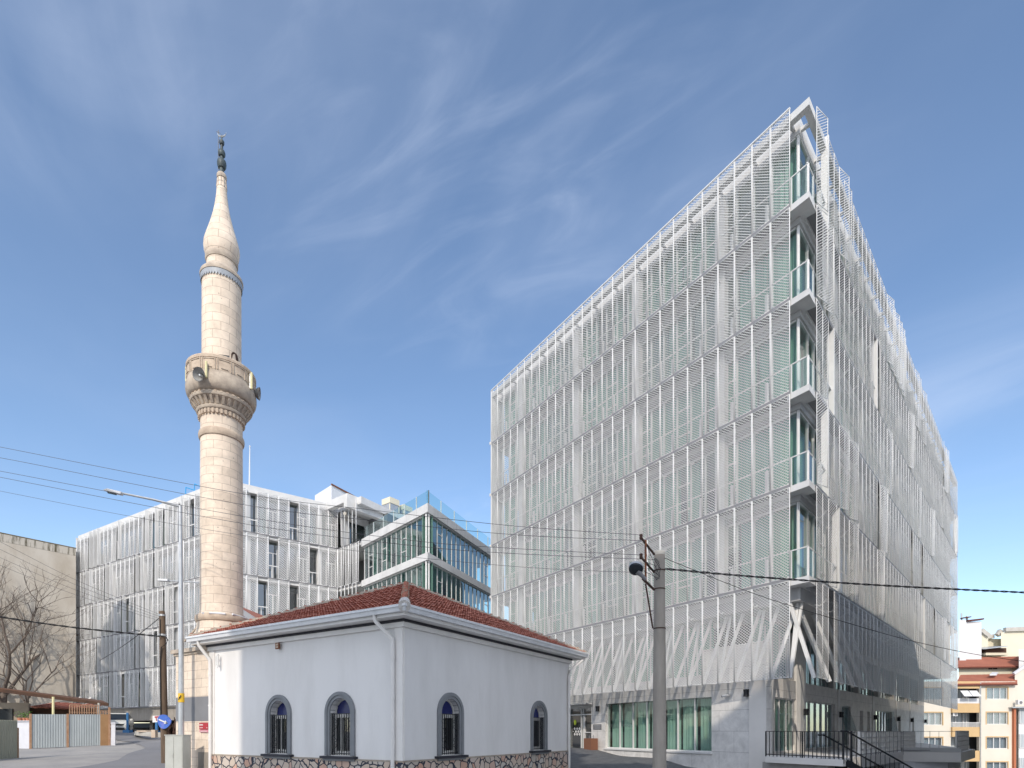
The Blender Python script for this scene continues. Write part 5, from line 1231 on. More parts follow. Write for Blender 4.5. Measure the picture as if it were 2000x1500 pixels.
m_.bar((x_-0.03, 19.985, z_-0.07), (x_+0.02, 19.985, z_+0.03), 0.012, 0.02); m_.bar((x_+0.02, 19.985, z_+0.03), (x_-0.02, 19.985, z_+0.0), 0.012, 0.02); m_.bar((x_+0.02, 19.985, z_-0.02), (x_+0.05, 19.985, z_+0.09), 0.012, 0.02); m_.build('sticker_bolt_mark', 'bar_black', t)
# far lamp, its post hidden behind the minaret
t = thing('street_lamp', 'small distant street lamp whose arm reaches out behind the minaret', 'street lamp', (P(432, 1430, 32).x, 32, -0.9))
m_ = MB(); m_.tube([(P(432, 0, 32).x, 32, -1.0), (P(432, 0, 32).x, 32, (1428-1139)/F*32)], [0.1, 0.05], 10); m_.build('post', 'galv', t)
m_ = MB(); m_.tube([P(432, 1141, 32), P(329, 1134, 32)], 0.035, 6); m_.build('arm', 'galv', t)
m_ = MB(); a, b_ = P(330, 1134, 32), P(311, 1133, 32); m_.bar(a, b_, 0.3, 0.10); m_.build('lamp_head', 'galv_bright', t)

# wooden pole with blue sign
YW = 23.6
t = thing('wooden_pole', 'weathered brown wooden utility pole carrying the round blue sign', 'utility pole', (P(320, 0, YW).x, YW, -1.4))
m_ = MB(); m_.tube([(P(323, 0, YW).x, YW, -1.6), (P(320, 0, YW).x, YW, 1), P(317, 1206, YW), P(316, 1194, YW)], [0.15, 0.135, 0.115, 0.11], 12); m_.build('post', 'wood_pole', t, smooth=True)
m_ = MB(); m_.lathe([(-.04, .125), (.04, .125)], P(317, 1202, YW), 12); m_.lathe([(-.05, .135), (.05, .135)], P(318, 1241, YW), 12); m_.build('steel_band', 'galv', t)
m_ = MB(); m_.tube([P(312, 1241, YW-.15), P(323, 1243, YW-.2), P(328, 1250, YW-.2), P(324, 1258, YW-.2), P(315, 1264, YW-.18), P(313, 1290, YW-.16), P(314, 1400, YW-.18)], 0.022, 6); m_.build('cable_loop', 'cable_black', t, smooth=True)
m_ = MB(); m_.tube([P(313, 1210, YW-.13), P(312.5, 1240, YW-.15)], 0.015, 5); m_.build('riser', 'cable_black', t)
sg = thing('blue_sign', 'battered round blue traffic sign with a faded white arrow on the wooden pole', 'traffic sign', P(320, 1409, YW-.25))
m_ = MB(); c = P(320.5, 1409, YW-0.22); rr_ = 0.29
poly = []
for i in range(40):
    a_ = 2*math.pi*i/40; k = 1+(0.06*math.sin(3*a_+.6)-(0.13 if 0.3 < a_ < 1.0 else 0)); poly.append((c.x+rr_*k*math.cos(a_), c.z+rr_*k*math.sin(a_)))
b0 = len(m_.v)
m_.v += [(x, c.y+0.02*math.sin(5*x), z) for x, z in poly]+[(x, c.y+0.03, z) for x, z in poly]; m_.f.append(tuple(range(40))); m_.f.append(tuple(reversed(range(40, 80)))); m_.f += [(i, (i+1) % 40, 40+(i+1) % 40, 40+i) for i in range(40)]
m_.build('disc', 'sign_blue', sg)
m_ = MB(); e = c+Vector((0, -0.03, 0)); m_.bar(e+Vector((-.20, 0, .08)), e+Vector((.14, 0, -.07)), 0.012, 0.05, up=(0, 0, 1)); m_.bar(e+Vector((.14, 0, -.07)), e+Vector((.06, 0, .03)), 0.012, 0.03); m_.bar(e+Vector((.14, 0, -.07)), e+Vector((.02, 0, -.09)), 0.012, 0.03); m_.build('arrow', 'sign_white', sg)
t = thing('banner', 'small white and red notice hanging behind the blue sign', 'notice', P(300, 1410, 36))
m_ = MB(); p0_, p1_ = P(298, 1398, 36), P(312, 1398, 36); m_.hexa([P(298, 1411, 36), P(311, 1410, 36), P(311, 1410, 36.04), P(298, 1411, 36.04), p0_, p1_, P(312, 1398, 36.04), P(298, 1398, 36.04)]); bn = m_.build('sheet', 'sign_white', t)
m_ = MB(); m_.bar(P(302, 1400.5, 35.98), P(310, 1400, 35.98), 0.02, 0.09); m_.bar(P(305, 1402, 35.98), P(306, 1408, 35.98), 0.02, 0.09); m_.build('red_marks', 'sign_red', bn)
t = thing('barrier_post', 'blue post beside the parked car under the building', 'post', P(249, 1430, 43))
m_ = MB(); m_.tube([P(249, 1431, 43), P(249, 1392, 43)], 0.08, 8); m_.build('shaft', 'blue_paint', t)
m_ = MB(); m_.cbox(P(249.5, 1429, 43), 0.5, 0.4, 0.25); m_.build('foot', 'blue_paint', t)
t = thing('barrier_post', 'blue post behind the round blue sign', 'post', P(306, 1430, 38))
m_ = MB(); m_.tube([P(306, 1430, 38), P(306, 1408, 38)], 0.09, 8); m_.build('shaft', 'blue_paint', t)
m_ = MB(); m_.cbox(P(306, 1430, 38), 0.35, 0.3, 0.2); m_.build('foot', 'blue_paint', t)
t = thing('kerb_wall', 'low crumbling stone kerb in front of the undercroft', 'kerb', P(285, 1432, 39))
m_ = MB(); m_.hexa([P(262, 1436, 41), P(322, 1441, 37), P(322, 1441, 38), P(262, 1436, 42), P(264, 1428, 41), P(322, 1431, 37), P(322, 1431, 38), P(264, 1428, 42)]); m_.build('stones', 'concrete_light', t)
m_ = MB(); m_.cbox(P(302, 1433, 36.8), 0.25, 0.3, 0.5); m_.cbox(P(284, 1428, 40), 1.5, 0.5, 0.12, -0.6); m_.build('blocks', 'stone_worn', t)
t = thing('tree_stump', 'dark leafless shrub stump behind the blue sign', 'shrub', P(338, 1445, 26))
rs_ = random.Random(3); m_ = MB()
for i in range(34):
    a_ = rs_.uniform(-1.2, 1.2); l_ = rs_.uniform(.7, 1.3); b0_ = P(338, 1452, 26); m_.tube([b0_+Vector((rs_.uniform(-.15, .15), rs_.uniform(-.2, .2), 0)), b0_+Vector((math.sin(a_)*l_*.38, rs_.uniform(-.3, .3), l_*.6)), b0_+Vector((math.sin(a_)*l_*.34, rs_.uniform(-.3, .3), l_*1.05))], [.05, .04, .02], 5)
m_.build('twigs', 'rust_dark', t)
t = thing('utility_cabinet', 'pale grey street utility cabinet beside the lamp post', 'cabinet', P(340, 1500, 19.2))
fc = face(P(322.5, 0, 19.3).x, 19.3, 1, -0.06, -1)
m_ = MB(); m_.fbox(fc, 0, 0.62, -0.45, 0, -1.8, -0.15); m_.build('case', 'cabinet_grey', t)
m_ = MB(); m_.fbox(fc, -0.02, 0.64, -0.47, 0.02, -0.15, -0.12); m_.build('lid', 'cabinet_grey', t)
m_ = MB(); m_.fbox(fc, 0.03, 0.30, 0.002, 0.012, -1.7, -0.2); m_.fbox(fc, 0.33, 0.60, 0.002, 0.012, -1.7, -0.2); m_.fbox(fc, 0.27, 0.29, 0.013, 0.03, -0.9, -0.75); m_.build('doors', 'cabinet_grey', t)

# concrete pole
CX = P(1288, 0, 16.7).x; CY = 16.7; ztop = (1428-1078)/F*16.7
cp = thing('concrete_pole', 'thick grey concrete utility pole in front of the tall mesh building', 'utility pole', (CX, CY, -1.8))
m_ = MB(); m_.lathe([(-1.8, .205), (1.0, .188), (3.1, .170), (ztop-0.03, .152), (ztop, .146), (ztop, .12)], (CX, CY, 0), 20); m_.build('post', 'concrete', cp, smooth=True)
m_ = MB(); m_.lathe([(ztop-.10, .158), (ztop-.02, .158), (ztop, .15), (ztop, 0.001)], (CX, CY, 0), 20); m_.build('cap', 'concrete_light', cp)
m_ = MB()
for y_ in (1115, 1151, 1228): z_ = (1428-y_)/F*CY; m_.lathe([(z_-.018, .18 if y_ > 1200 else .168), (z_+.018, .18 if y_ > 1200 else .168)], (CX, CY, 0), 20)
m_.build('steel_band', 'rust_dark', cp)
br_ = MB()
def Q(px, py, dy=0): return P(px, py, CY-0.15+dy)
br_.bar(Q(1278, 1083), Q(1252, 1050, -.5), 0.045, 0.045); br_.bar(Q(1278, 1118), Q(1252, 1088, -.5), 0.045, 0.045); br_.build('crossarm', 'rust_dark', cp)
m_ = MB(); m_.bar(Q(1261, 1055, -.35), Q(1261, 1138, -.35), 0.05, 0.05); m_.build('upright_arm', 'rust', cp)
m_ = MB(); m_.bar(Q(1278, 1152), Q(1255, 1130, -.5), 0.05, 0.05); m_.bar(Q(1261, 1140, -.35), Q(1275, 1227), 0.035, 0.035); m_.build('brace', 'rust_dark', cp)
for (x0, y0) in ((1252, 1050), (1252, 1088)):
    m_ = MB(); q = Q(x0, y0, -.5); m_.lathe([(-.06, .03), (-.05, .045), (0, .05), (.04, .04), (.05, .05), (.09, .045), (.10, .02)], q, 10); m_.build('insulator', 'rust_dark', cp, smooth=True)
m_ = MB(); rs_ = random.Random(4)
for i in range(7):
    a_ = Q(1278+rs_.uniform(-1, 3), 1085+rs_.uniform(0, 60), -.05); b_ = Q(1256+rs_.uniform(-2, 10), 1050+rs_.uniform(0, 70), -.4); mid = a_.lerp(b_, .5)+Vector((rs_.uniform(-.1, .35), -.1, -rs_.uniform(.15, .5)))
    m_.tube([a_, a_.lerp(mid, .5)+Vector((.1, 0, 0)), mid, mid.lerp(b_, .6), b_], .008, 4)
m_.build('loose_wires', 'cable_black', cp)
lp = thing('lamp_on_pole', 'round headed old street lamp hanging from the rusty arm of the concrete pole', 'street lamp', tuple(Q(1244, 1112, -.7)))
m_ = MB(); hc = Q(1242, 1111, -.65); 
d_ = Vector((-0.55, -0.45, 0.35)).normalized()
m_.tube([hc+Vector((0.28, 0, -.30)), hc+Vector((.14, 0, -.16)), hc+Vector((0.06, 0, -.07))], [.04, .06, .10], 10); m_.build('neck', 'rail_grey', lp, smooth=True)
def dish(mb, c, n_, prof_, k=24):
    n_ = Vector(n_).normalized(); u = n_.cross(Vector((0, 0, 1))).normalized(); v = u.cross(n_); b = len(mb.v)
    for h, r in prof_:
        for j in range(k): a_ = 2*math.pi*j/k; mb.v.append(tuple(Vector(c)+n_*h+(u*math.cos(a_)+v*math.sin(a_)*1.0)*r))
    for i in range(len(prof_)-1):
        for j in range(k): mb.f.append((b+i*k+j, b+i*k+(j+1) % k, b+(i+1)*k+(j+1) % k, b+(i+1)*k+j))
dn_ = Vector((-0.25, -0.55, -0.80))
m_ = MB(); dish(m_, hc, -dn_, [(0, .205), (.05, .21), (.10, .19), (.15, .13), (.18, .06), (.19, .001)]); m_.build('hood', 'galv', lp, smooth=True)
m_ = MB(); dish(m_, hc, dn_, [(-0.002, .20), (.05, .19), (.09, .13), (.11, .05), (.115, .001)]); m_.build('glass_bowl', 'car_glass', lp, smooth=True)

# ================================================================== CABLES
def cable(pts, r, label, grp, mt='cable_grey', n=5, twist=False):
    # smooth curve through points given as (px, py, depth)
    Pn = [P(*q) for q in pts]; out = []
    for i in range(len(Pn)-1):
        p0_, p1_, p2_, p3_ = Pn[max(i-1, 0)], Pn[i], Pn[i+1], Pn[min(i+2, len(Pn)-1)]
        for k in range(12):
            t_ = k/12; out.append(0.5*((2*p1_)+(p2_-p0_)*t_+(2*p0_-5*p1_+4*p2_-p3_)*t_*t_+(3*p1_-p0_-3*p2_+p3_)*t_**3))
    out.append(Pn[-1]); m_ = MB()
    if twist:
        for ph in (0, math.pi):
            L = 0; prev = out[0]; pp = []
            fine = [out[i].lerp(out[i+1], k/6) for i in range(len(out)-1) for k in range(6)]
            for q in fine: L += (q-prev).length; prev = q; pp.append(q+Vector((0, math.cos(L*9+ph)*r*.8, math.sin(L*9+ph)*r*.8)))
            m_.tube(pp, r*.75, 5)
    else: m_.tube(out, r, n)
    o = m_.build('cable', mt, None, smooth=False); tag(o, label, 'cable', grp)
GW = 'overhead wires between the concrete pole and the left'
cable([(-60, 862, 20.5), (0, 873, 20), (460, 962, 18.2), (725, 996, 17.5), (1000, 1027, 16.9), (1252, 1045, 16.1)], .008, 'topmost of the five overhead wires crossing the minaret', GW)
cable([(-60, 884, 20.5), (32, 900, 20), (477, 986, 18.2), (760, 1020, 17.4), (1000, 1044, 16.9), (1252, 1056, 16.1)], .008, 'second from top of the five overhead wires crossing the minaret', GW)
cable([(-60, 908, 20.5), (0, 920, 20), (477, 1009, 18.2), (800, 1055, 17.3), (1000, 1071, 16.9), (1252, 1084, 16.1)], .008, 'middle one of the five overhead wires crossing the minaret', GW)
cable([(-60, 920, 20.5), (0, 932, 20), (477, 1023, 18.2), (800, 1065, 17.3), (1000, 1081, 16.9), (1252, 1092, 16.1)], .008, 'fourth from top of the five overhead wires crossing the minaret', GW)
cable([(-60, 946, 20.5), (0, 959, 20), (330, 1022, 18.8), (664, 1072, 17.7), (1000, 1106, 16.9), (1240, 1118, 16.2)], .006, 'lowest and thinnest of the five overhead wires crossing the minaret', GW)
cable([(1298, 1111, 16.6), (1480, 1127, 17), (1750, 1145, 17.6), (2080, 1161, 18.5)], .022, 'thick black twisted cable running right from the concrete pole', 'power cables', 'cable_black', twist=True)
cable([(1298, 1090, 16.6), (1480, 1162, 17), (1660, 1218, 17.5), (1786, 1253, 18), (1917, 1280, 19.25), (2080, 1302, 19.5)], .010, 'thin black wire sagging right below the thick twisted cable', 'power cables', 'cable_black')
cable([(-60, 1196, 20), (0, 1205, 20.5), (140, 1225, 21.8), (313, 1243, 23.4)], .024, 'thick black twisted cable running left from the wooden pole', 'power cables', 'cable_black', twist=True)
GV = 'thin wires fanning left from the wooden pole'
for k, (y0, y1, lb) in enumerate(((1058, 1201, 'highest thin wire fanning left from the wooden pole'), (1073, 1205, 'second highest thin wire fanning left from the wooden pole'), (1089, 1209, 'second lowest thin wire fanning left from the wooden pole'), (1104, 1213, 'lowest thin wire fanning left from the wooden pole'))):
    cable([(-60, y0-26, 20), (0, y0, 20.5), (150, (y0+y1)/2+4, 22), (314, y1, 23.5)], .006, lb, GV)
cable([(314, 1205, 23.5), (270, 1240, 26), (225, 1272, 30), (195, 1290, 36)], .016, 'short black cable dropping from the wooden pole to the low building', 'power cables', 'cable_black')

# ================================================================== LEFT SIDE: blank wall, yard, car, trees
bw = thing('blank_wall_building', 'old building with a bare beige plaster wall at the left edge', 'building', (-45, 55.6, 0))
FW = face(-45.30, 59.10, -0.72, -0.694, 1)
m_ = MB()
m_.hexa([FW(0, -8, -1), FW(9, -8, -1), FW(9, 0, -1), FW(0, 0, -1), FW(0, -8, 18.95), FW(9, -8, 19.25), FW(9, 0, 19.25), FW(0, 0, 18.95)]); m_.build('wall', 'plaster_old', bw)
m_ = MB(); m_.hexa([FW(-0.02, -8, 18.96), FW(9, -8, 19.26), FW(9, .05, 19.26), FW(-0.02, .05, 18.96), FW(-0.02, -8, 19.04), FW(9, -8, 19.35), FW(9, .05, 19.35), FW(-0.02, .05, 19.04)]); m_.build('mossy_coping', 'moss', bw)
m_ = MB(); m_.hexa([FW(0, 0, 18.2), FW(9, 0, 18.5), FW(9, .02, 18.5), FW(0, .02, 18.2), FW(0, 0, 18.95), FW(9, 0, 19.25), FW(9, .02, 19.25), FW(0, .02, 18.95)]); m_.build('stained_top', 'moss_streak', bw)
m_ = MB(); m_.tube([FW(0.25, .08, 1.5), FW(0.25, .08, 6.0), FW(0.6, .08, 6.8)], .05, 6); m_.build('pipe', 'concrete', bw)

def bare_tree(base, label, seed, H, fork, spread=1.0, thick=.24):
    rs = random.Random(seed); t = thing('bare_tree', label, 'tree', tuple(base)); base = Vector(base)
    tr = MB(); top = base+Vector((.1, 0, fork)); tr.tube([base+Vector((0, 0, -.4)), base+Vector((.05, 0, fork*.5)), top], [thick*1.2, thick, thick*.85], 10); tr.build('trunk', 'wood_bark', t, smooth=True)
    br = MB()
    def grow(p, d, L, r, depth):
        pts = [p]; rs_ = [r]; n_ = 4
        for i in range(n_):
            d = (d+Vector((rs.gauss(0, .16), rs.gauss(0, .16), rs.gauss(.05, .10)))).normalized(); pts.append(pts[-1]+d*L/n_); rs_.append(r*(1-.5*(i+1)/n_))
        br.tube(pts, rs_, 6 if depth < 3 else 4, False)
        if depth >= 6 or r < .006: return
        for k in range(rs.choice([2, 3, 3]) if depth else 5):
            a = rs.uniform(0, 2*math.pi); tilt = rs.uniform(.35, .85)*spread; u = d.cross(Vector((.3, .2, 1))).normalized(); v = u.cross(d)
            nd = (d*math.cos(tilt)+(u*math.cos(a)+v*math.sin(a))*math.sin(tilt)+Vector((0, 0, .12))).normalized()
            q = pts[-1] if k < 2 else pts[rs.choice([2, 3])]
            grow(q, nd, L*rs.uniform(.62, .85), r*rs.uniform(.48, .62) if k else r*.62, depth+1)
    for k in range(5):
        a = 2*math.pi*k/5+rs.uniform(-.4, .4); grow(top-Vector((0, 0, .3*k)), Vector((math.cos(a)*.75, math.sin(a)*.75, 1)).normalized(), H*.27, thick*.62, 1)
    br.build('branches', 'wood_bark', t)
bare_tree((-48.7, 54.4, 0), 'larger bare leafless tree standing before the blank beige wall', 21, 16.5, 3.6, 1.0, .30)
bare_tree((-46.6, 54.6, 0), 'smaller bare tree with thin twigs close to the blank wall', 5, 12, 3.4, .9, .15)

def leafy(base, label, H, R_, zc, seed=2, n_=5200, leaf=.42):
    rs = random.Random(seed); t = thing('evergreen_tree', label, 'tree', tuple(base)); base = Vector(base)
    m_ = MB(); m_.tube([base, base+Vector((0, 0, H*.5)), base+Vector((0, 0, H*.85))], [.45, .35, .12], 10); m_.build('trunk', 'wood_bark', t)
    m_ = MB(); cl = []
    for i in range(70):
        a = rs.uniform(0, 6.28); v = rs.uniform(-1, 1); k = (1-v*v)**.5*rs.uniform(.6, 1); cl.append((base+Vector((math.cos(a)*k*R_, math.sin(a)*k*R_, zc+v*H*.42)), rs.uniform(.22, .4)*R_))
    for i in range(n_):
        c, r = rs.choice(cl); d = Vector((rs.gauss(0, 1), rs.gauss(0, 1), rs.gauss(0, 1))).normalized(); p = c+d*r*rs.uniform(.6, 1)
        u = Vector((rs.gauss(0, 1), rs.gauss(0, 1), rs.gauss(0, 1))).normalized(); w_ = u.cross(d).normalized(); u = w_.cross(u); s_ = leaf*rs.uniform(.6, 1.3)
        m_.quad(p-u*s_-w_*s_*.5, p+u*s_-w_*s_*.5, p+u*s_+w_*s_*.5, p-u*s_+w_*s_*.5)
    m_.build('crown', 'leaf_dark', t)
leafy((-41.4, 35.6, -.5), 'dense round evergreen tree standing just left of the photograph', 20, 4.7, 15.5, n_=7500)

# yard: gate, fences, canopy
def corr_panel(mb, F_, s0, s1, z0a, z0b, z1a, z1b, pitch=.14, amp=.018, o=0):
    n_ = int((s1-s0)/pitch*4); b = len(mb.v)
    for i in range(n_+1):
        k = i/n_; s_ = s0+(s1-s0)*k; q = o+amp*(1 if i % 4 in (0, 1) else -1); mb.v.append(F_(s_, q, z0a+(z0b-z0a)*k)); mb.v.append(F_(s_, q, z1a+(z1b-z1a)*k))
    for i in range(n_): mb.f.append((b+2*i, b+2*i+2, b+2*i+3, b+2*i+1))
gt = thing('yard_gate', 'wide grey corrugated metal double gate with a brown end panel', 'gate', (-27, 32, -1.0))
FG = face(*P(60, 0, 32)[:2], P(215, 0, 35)[0]-P(60, 0, 32)[0], 3.0, -1); LG = math.dist(P(60, 0, 32)[:2], P(215, 0, 35)[:2])
hz = lambda s_: 0.95+0.08*s_/LG; lz = lambda s_: -1.02+0.12*s_/LG
for a_, b_ in ((0, .435), (.452, .865)):
    m_ = MB(); corr_panel(m_, FG, a_*LG, b_*LG, lz(a_*LG)+.05, lz(b_*LG)+.05, hz(a_*LG), hz(b_*LG), .12, .006); m_.build('gate_leaf', 'corrug_grey', gt)
m_ = MB(); m_.hexa([FG(.866*LG, -.03, lz(LG)), FG(.985*LG, -.03, lz(LG)), FG(.985*LG, .02, lz(LG)), FG(.866*LG, .02, lz(LG)), FG(.866*LG, -.03, hz(LG)), FG(.985*LG, -.03, hz(LG)), FG(.985*LG, .02, hz(LG)), FG(.866*LG, .02, hz(LG))]); m_.build('brown_panel', 'sheet_brown', gt)
for k in (-.004, .443, .989):
    m_ = MB(); m_.fbox(FG, k*LG-.05, k*LG+.05, -.02, .05, lz(k*LG), hz(k*LG)+(.45 if k > .9 else .03)); m_.build('gate_post', 'orange_steel', gt)
m_ = MB()
for s0_, s1_, nb_ in ((.47*LG, .845*LG, 13), (.87*LG, .98*LG, 4)):
    h_ = .55 if nb_ > 5 else .2
    m_.fbox(FG, s0_, s1_, -.04, 0, hz(s0_)+h_, hz(s0_)+h_+.04); m_.fbox(FG, s0_, s1_, -.04, 0, hz(s0_)+.12, hz(s0_)+.15)
    for i in range(nb_): s_ = s0_+(s1_-s0_)*i/(nb_-1); m_.fbox(FG, s_-.02, s_+.02, -.045, .005, hz(s_), hz(s_)+h_)
m_.build('top_grille', 'orange_steel', gt)
t = thing('gate_pier', 'white rendered pier at the right end of the metal gate', 'wall', (*P(222, 0, 35.2)[:2], -0.9))
m_ = MB(); m_.prism([P(217, 0, 34.9)[:2], P(225, 0, 34.9)[:2], P(226, 0, 36.8)[:2], P(219, 0, 36.8)[:2]], -1.1, .45); m_.build('wall', 'wall_bluewhite', t)
m_ = MB(); m_.prism([P(216.5, 0, 34.85)[:2], P(225.5, 0, 34.85)[:2], P(226.4, 0, 36.9)[:2], P(218.5, 0, 36.9)[:2]], .452, .53); m_.build('coping', 'wall_bluewhite', t)
t = thing('garden_wall', 'low white rendered wall with flower pots on it left of the gate', 'wall', (*P(30, 0, 33)[:2], -1.0))
m_ = MB(); m_.prism([P(28, 0, 32.6)[:2], P(61, 0, 32.4)[:2], P(61, 0, 32.8)[:2], P(28, 0, 33)[:2]], -1.1, .55); m_.build('wall', 'wall_bluewhite', t)
m_ = MB(); m_.prism([P(27.5, 0, 32.5)[:2], P(61.5, 0, 32.3)[:2], P(61.5, 0, 32.9)[:2], P(27.5, 0, 33.1)[:2]], .552, .60); m_.build('coping', 'wall_bluewhite', t)
rs_ = random.Random(8)
for px, lb, big in ((39, 'leftmost terracotta pot with a bushy light green plant', 1.15), (47.5, 'middle terracotta pot with a small sparse plant', .8), (55, 'rightmost terracotta pot with a tall light green plant', 1.1)):
    c = P(px, 1411, 32.65); c.z = .60; t = thing('flower_pot', lb, 'flower pot', tuple(c), 'flower pots on the low white wall')
    m_ = MB(); m_.lathe([(0, .08*big), (.12, .11*big), (.13, .125*big), (.16, .125*big), (.16, .10*big)], c, 14); m_.build('pot', 'terracotta', t, smooth=True)
    m_ = MB()
    for i in range(int(90*big)):
        a = rs_.uniform(0, 6.28); r_ = rs_.uniform(0, .2*big); q = c+Vector((math.cos(a)*r_, math.sin(a)*r_, .18+rs_.uniform(0, .32*big))); u = Vector((rs_.gauss(0, 1), rs_.gauss(0, 1), rs_.gauss(0, .6))).normalized()*.06; w_ = u.cross(Vector((0, 0, 1))).normalized()*.025
        m_.quad(q-w_, q+u*.5-w_*1.4, q+u, q+u*.5+w_*1.4)
    m_.build('foliage', 'leaf_light', t)
t = thing('corrugated_fence', 'tall greenish grey corrugated fence at the left bottom corner', 'fence', (*P(33, 0, 25)[:2], -1.5))
FF = face(*P(33, 0, 25)[:2], P(-40, 0, 22.5)[0]-P(33, 0, 25)[0], -2.5, 1); 
m_ = MB(); corr_panel(m_, FF, 0, 4, -1.7, -1.7, .48, .46, .17, .02); m_.build('panel', 'corrug_green', t)
m_ = MB(); m_.fbox(FF, -.06, .0, -.05, .05, -1.7, .15); m_.build('end_post', 'orange_steel', t)
cn = thing('yard_canopy', 'long rusty brown sheet metal canopy on thin posts above the gate', 'canopy', (*P(104, 0, 36)[:2], -.6))
a0, a1, b0_, b1_ = P(-60, 1335, 35.5), P(212, 1373.5, 38.5), P(-60, 1340, 40.5), P(200, 1368, 42)
m_ = MB(); th = Vector((0, 0, .09)); m_.hexa([a0-th, a1-th*.3, b1_-th*.3, b0_-th, a0, a1, b1_, b0_]); m_.build('sheet_roof', 'canopy_brown', cn)
m_ = MB(); m_.bar(a0-Vector((0, 0, .19)), a1-Vector((0, 0, .10)), .08, .2); m_.build('edge_beam', 'dark_brown', cn)
for px, py in ((104, 1361), (193, 1373)):
    m_ = MB(); Yp = 36.8 if px < 150 else 37.8; q = P(px, py, Yp); m_.tube([q, (q.x, q.y, -.8)], .07, 8); m_.build('post', 'tube_yellow' if px < 150 else 'concrete_light', cn)
hs_ = thing('yard_shed', 'dark low shed with beige wall and ragged tiled roof behind the gate', 'shed', (*P(60, 0, 41)[:2], -.5))
m_ = MB(); m_.prism([P(-60, 0, 41)[:2], P(56, 0, 41)[:2], P(60, 0, 43)[:2], P(-60, 0, 43)[:2]], -.8, 2.05); m_.build('wall', 'wall_beige', hs_)
m_ = MB(); q = P(-30, 0, 40.98); m_.prism([(q.x, 40.9), (P(24, 0, 40.9).x, 40.9), (P(24, 0, 40.9).x, 40.99), (q.x, 40.99)], .35, 1.6); w_ = m_.build('window', 'car_glass', hs_)
m_ = MB(); m_.prism([P(58, 0, 42)[:2], P(196, 0, 43)[:2], P(196, 0, 45)[:2], P(58, 0, 45)[:2]], -.8, 1.75); m_.build('back_wall', 'dark_brown', hs_)
m_ = MB(); rs_ = random.Random(6)
pa_, pb_ = P(62, 1381, 41), P(150, 1386, 42.6)
for i in range(26):
    k = i/25; q = pa_.lerp(pb_, k); m_.bar(q+Vector((0, 0, rs_.uniform(-.04, .06))), q+Vector((.15, 2.2, .40+rs_.uniform(-.05, .08))), .30, .05)
m_.build('roof', 'tile_red', hs_)
# small white floodlights of the low building near the canopy
for k, (px, lb) in enumerate(((155, 'left small white floodlight arm above the canopy'), (176, 'right small white floodlight arm above the canopy'))):
    t = thing('floodlight', lb, 'floodlight', tuple(P(px, 1364+k*3, 45)), 'floodlights above the canopy')
    m_ = MB(); m_.bar(P(px-5, 1366+k, 45), P(px+3, 1361.5+k, 45), .16, .1); m_.build('lamp_body', 'trim_white', t)
    m_ = MB(); m_.bar(P(px-5, 1366+k, 45), P(px-8, 1369+k, 45.5), .05, .05); m_.build('arm', 'galv', t)

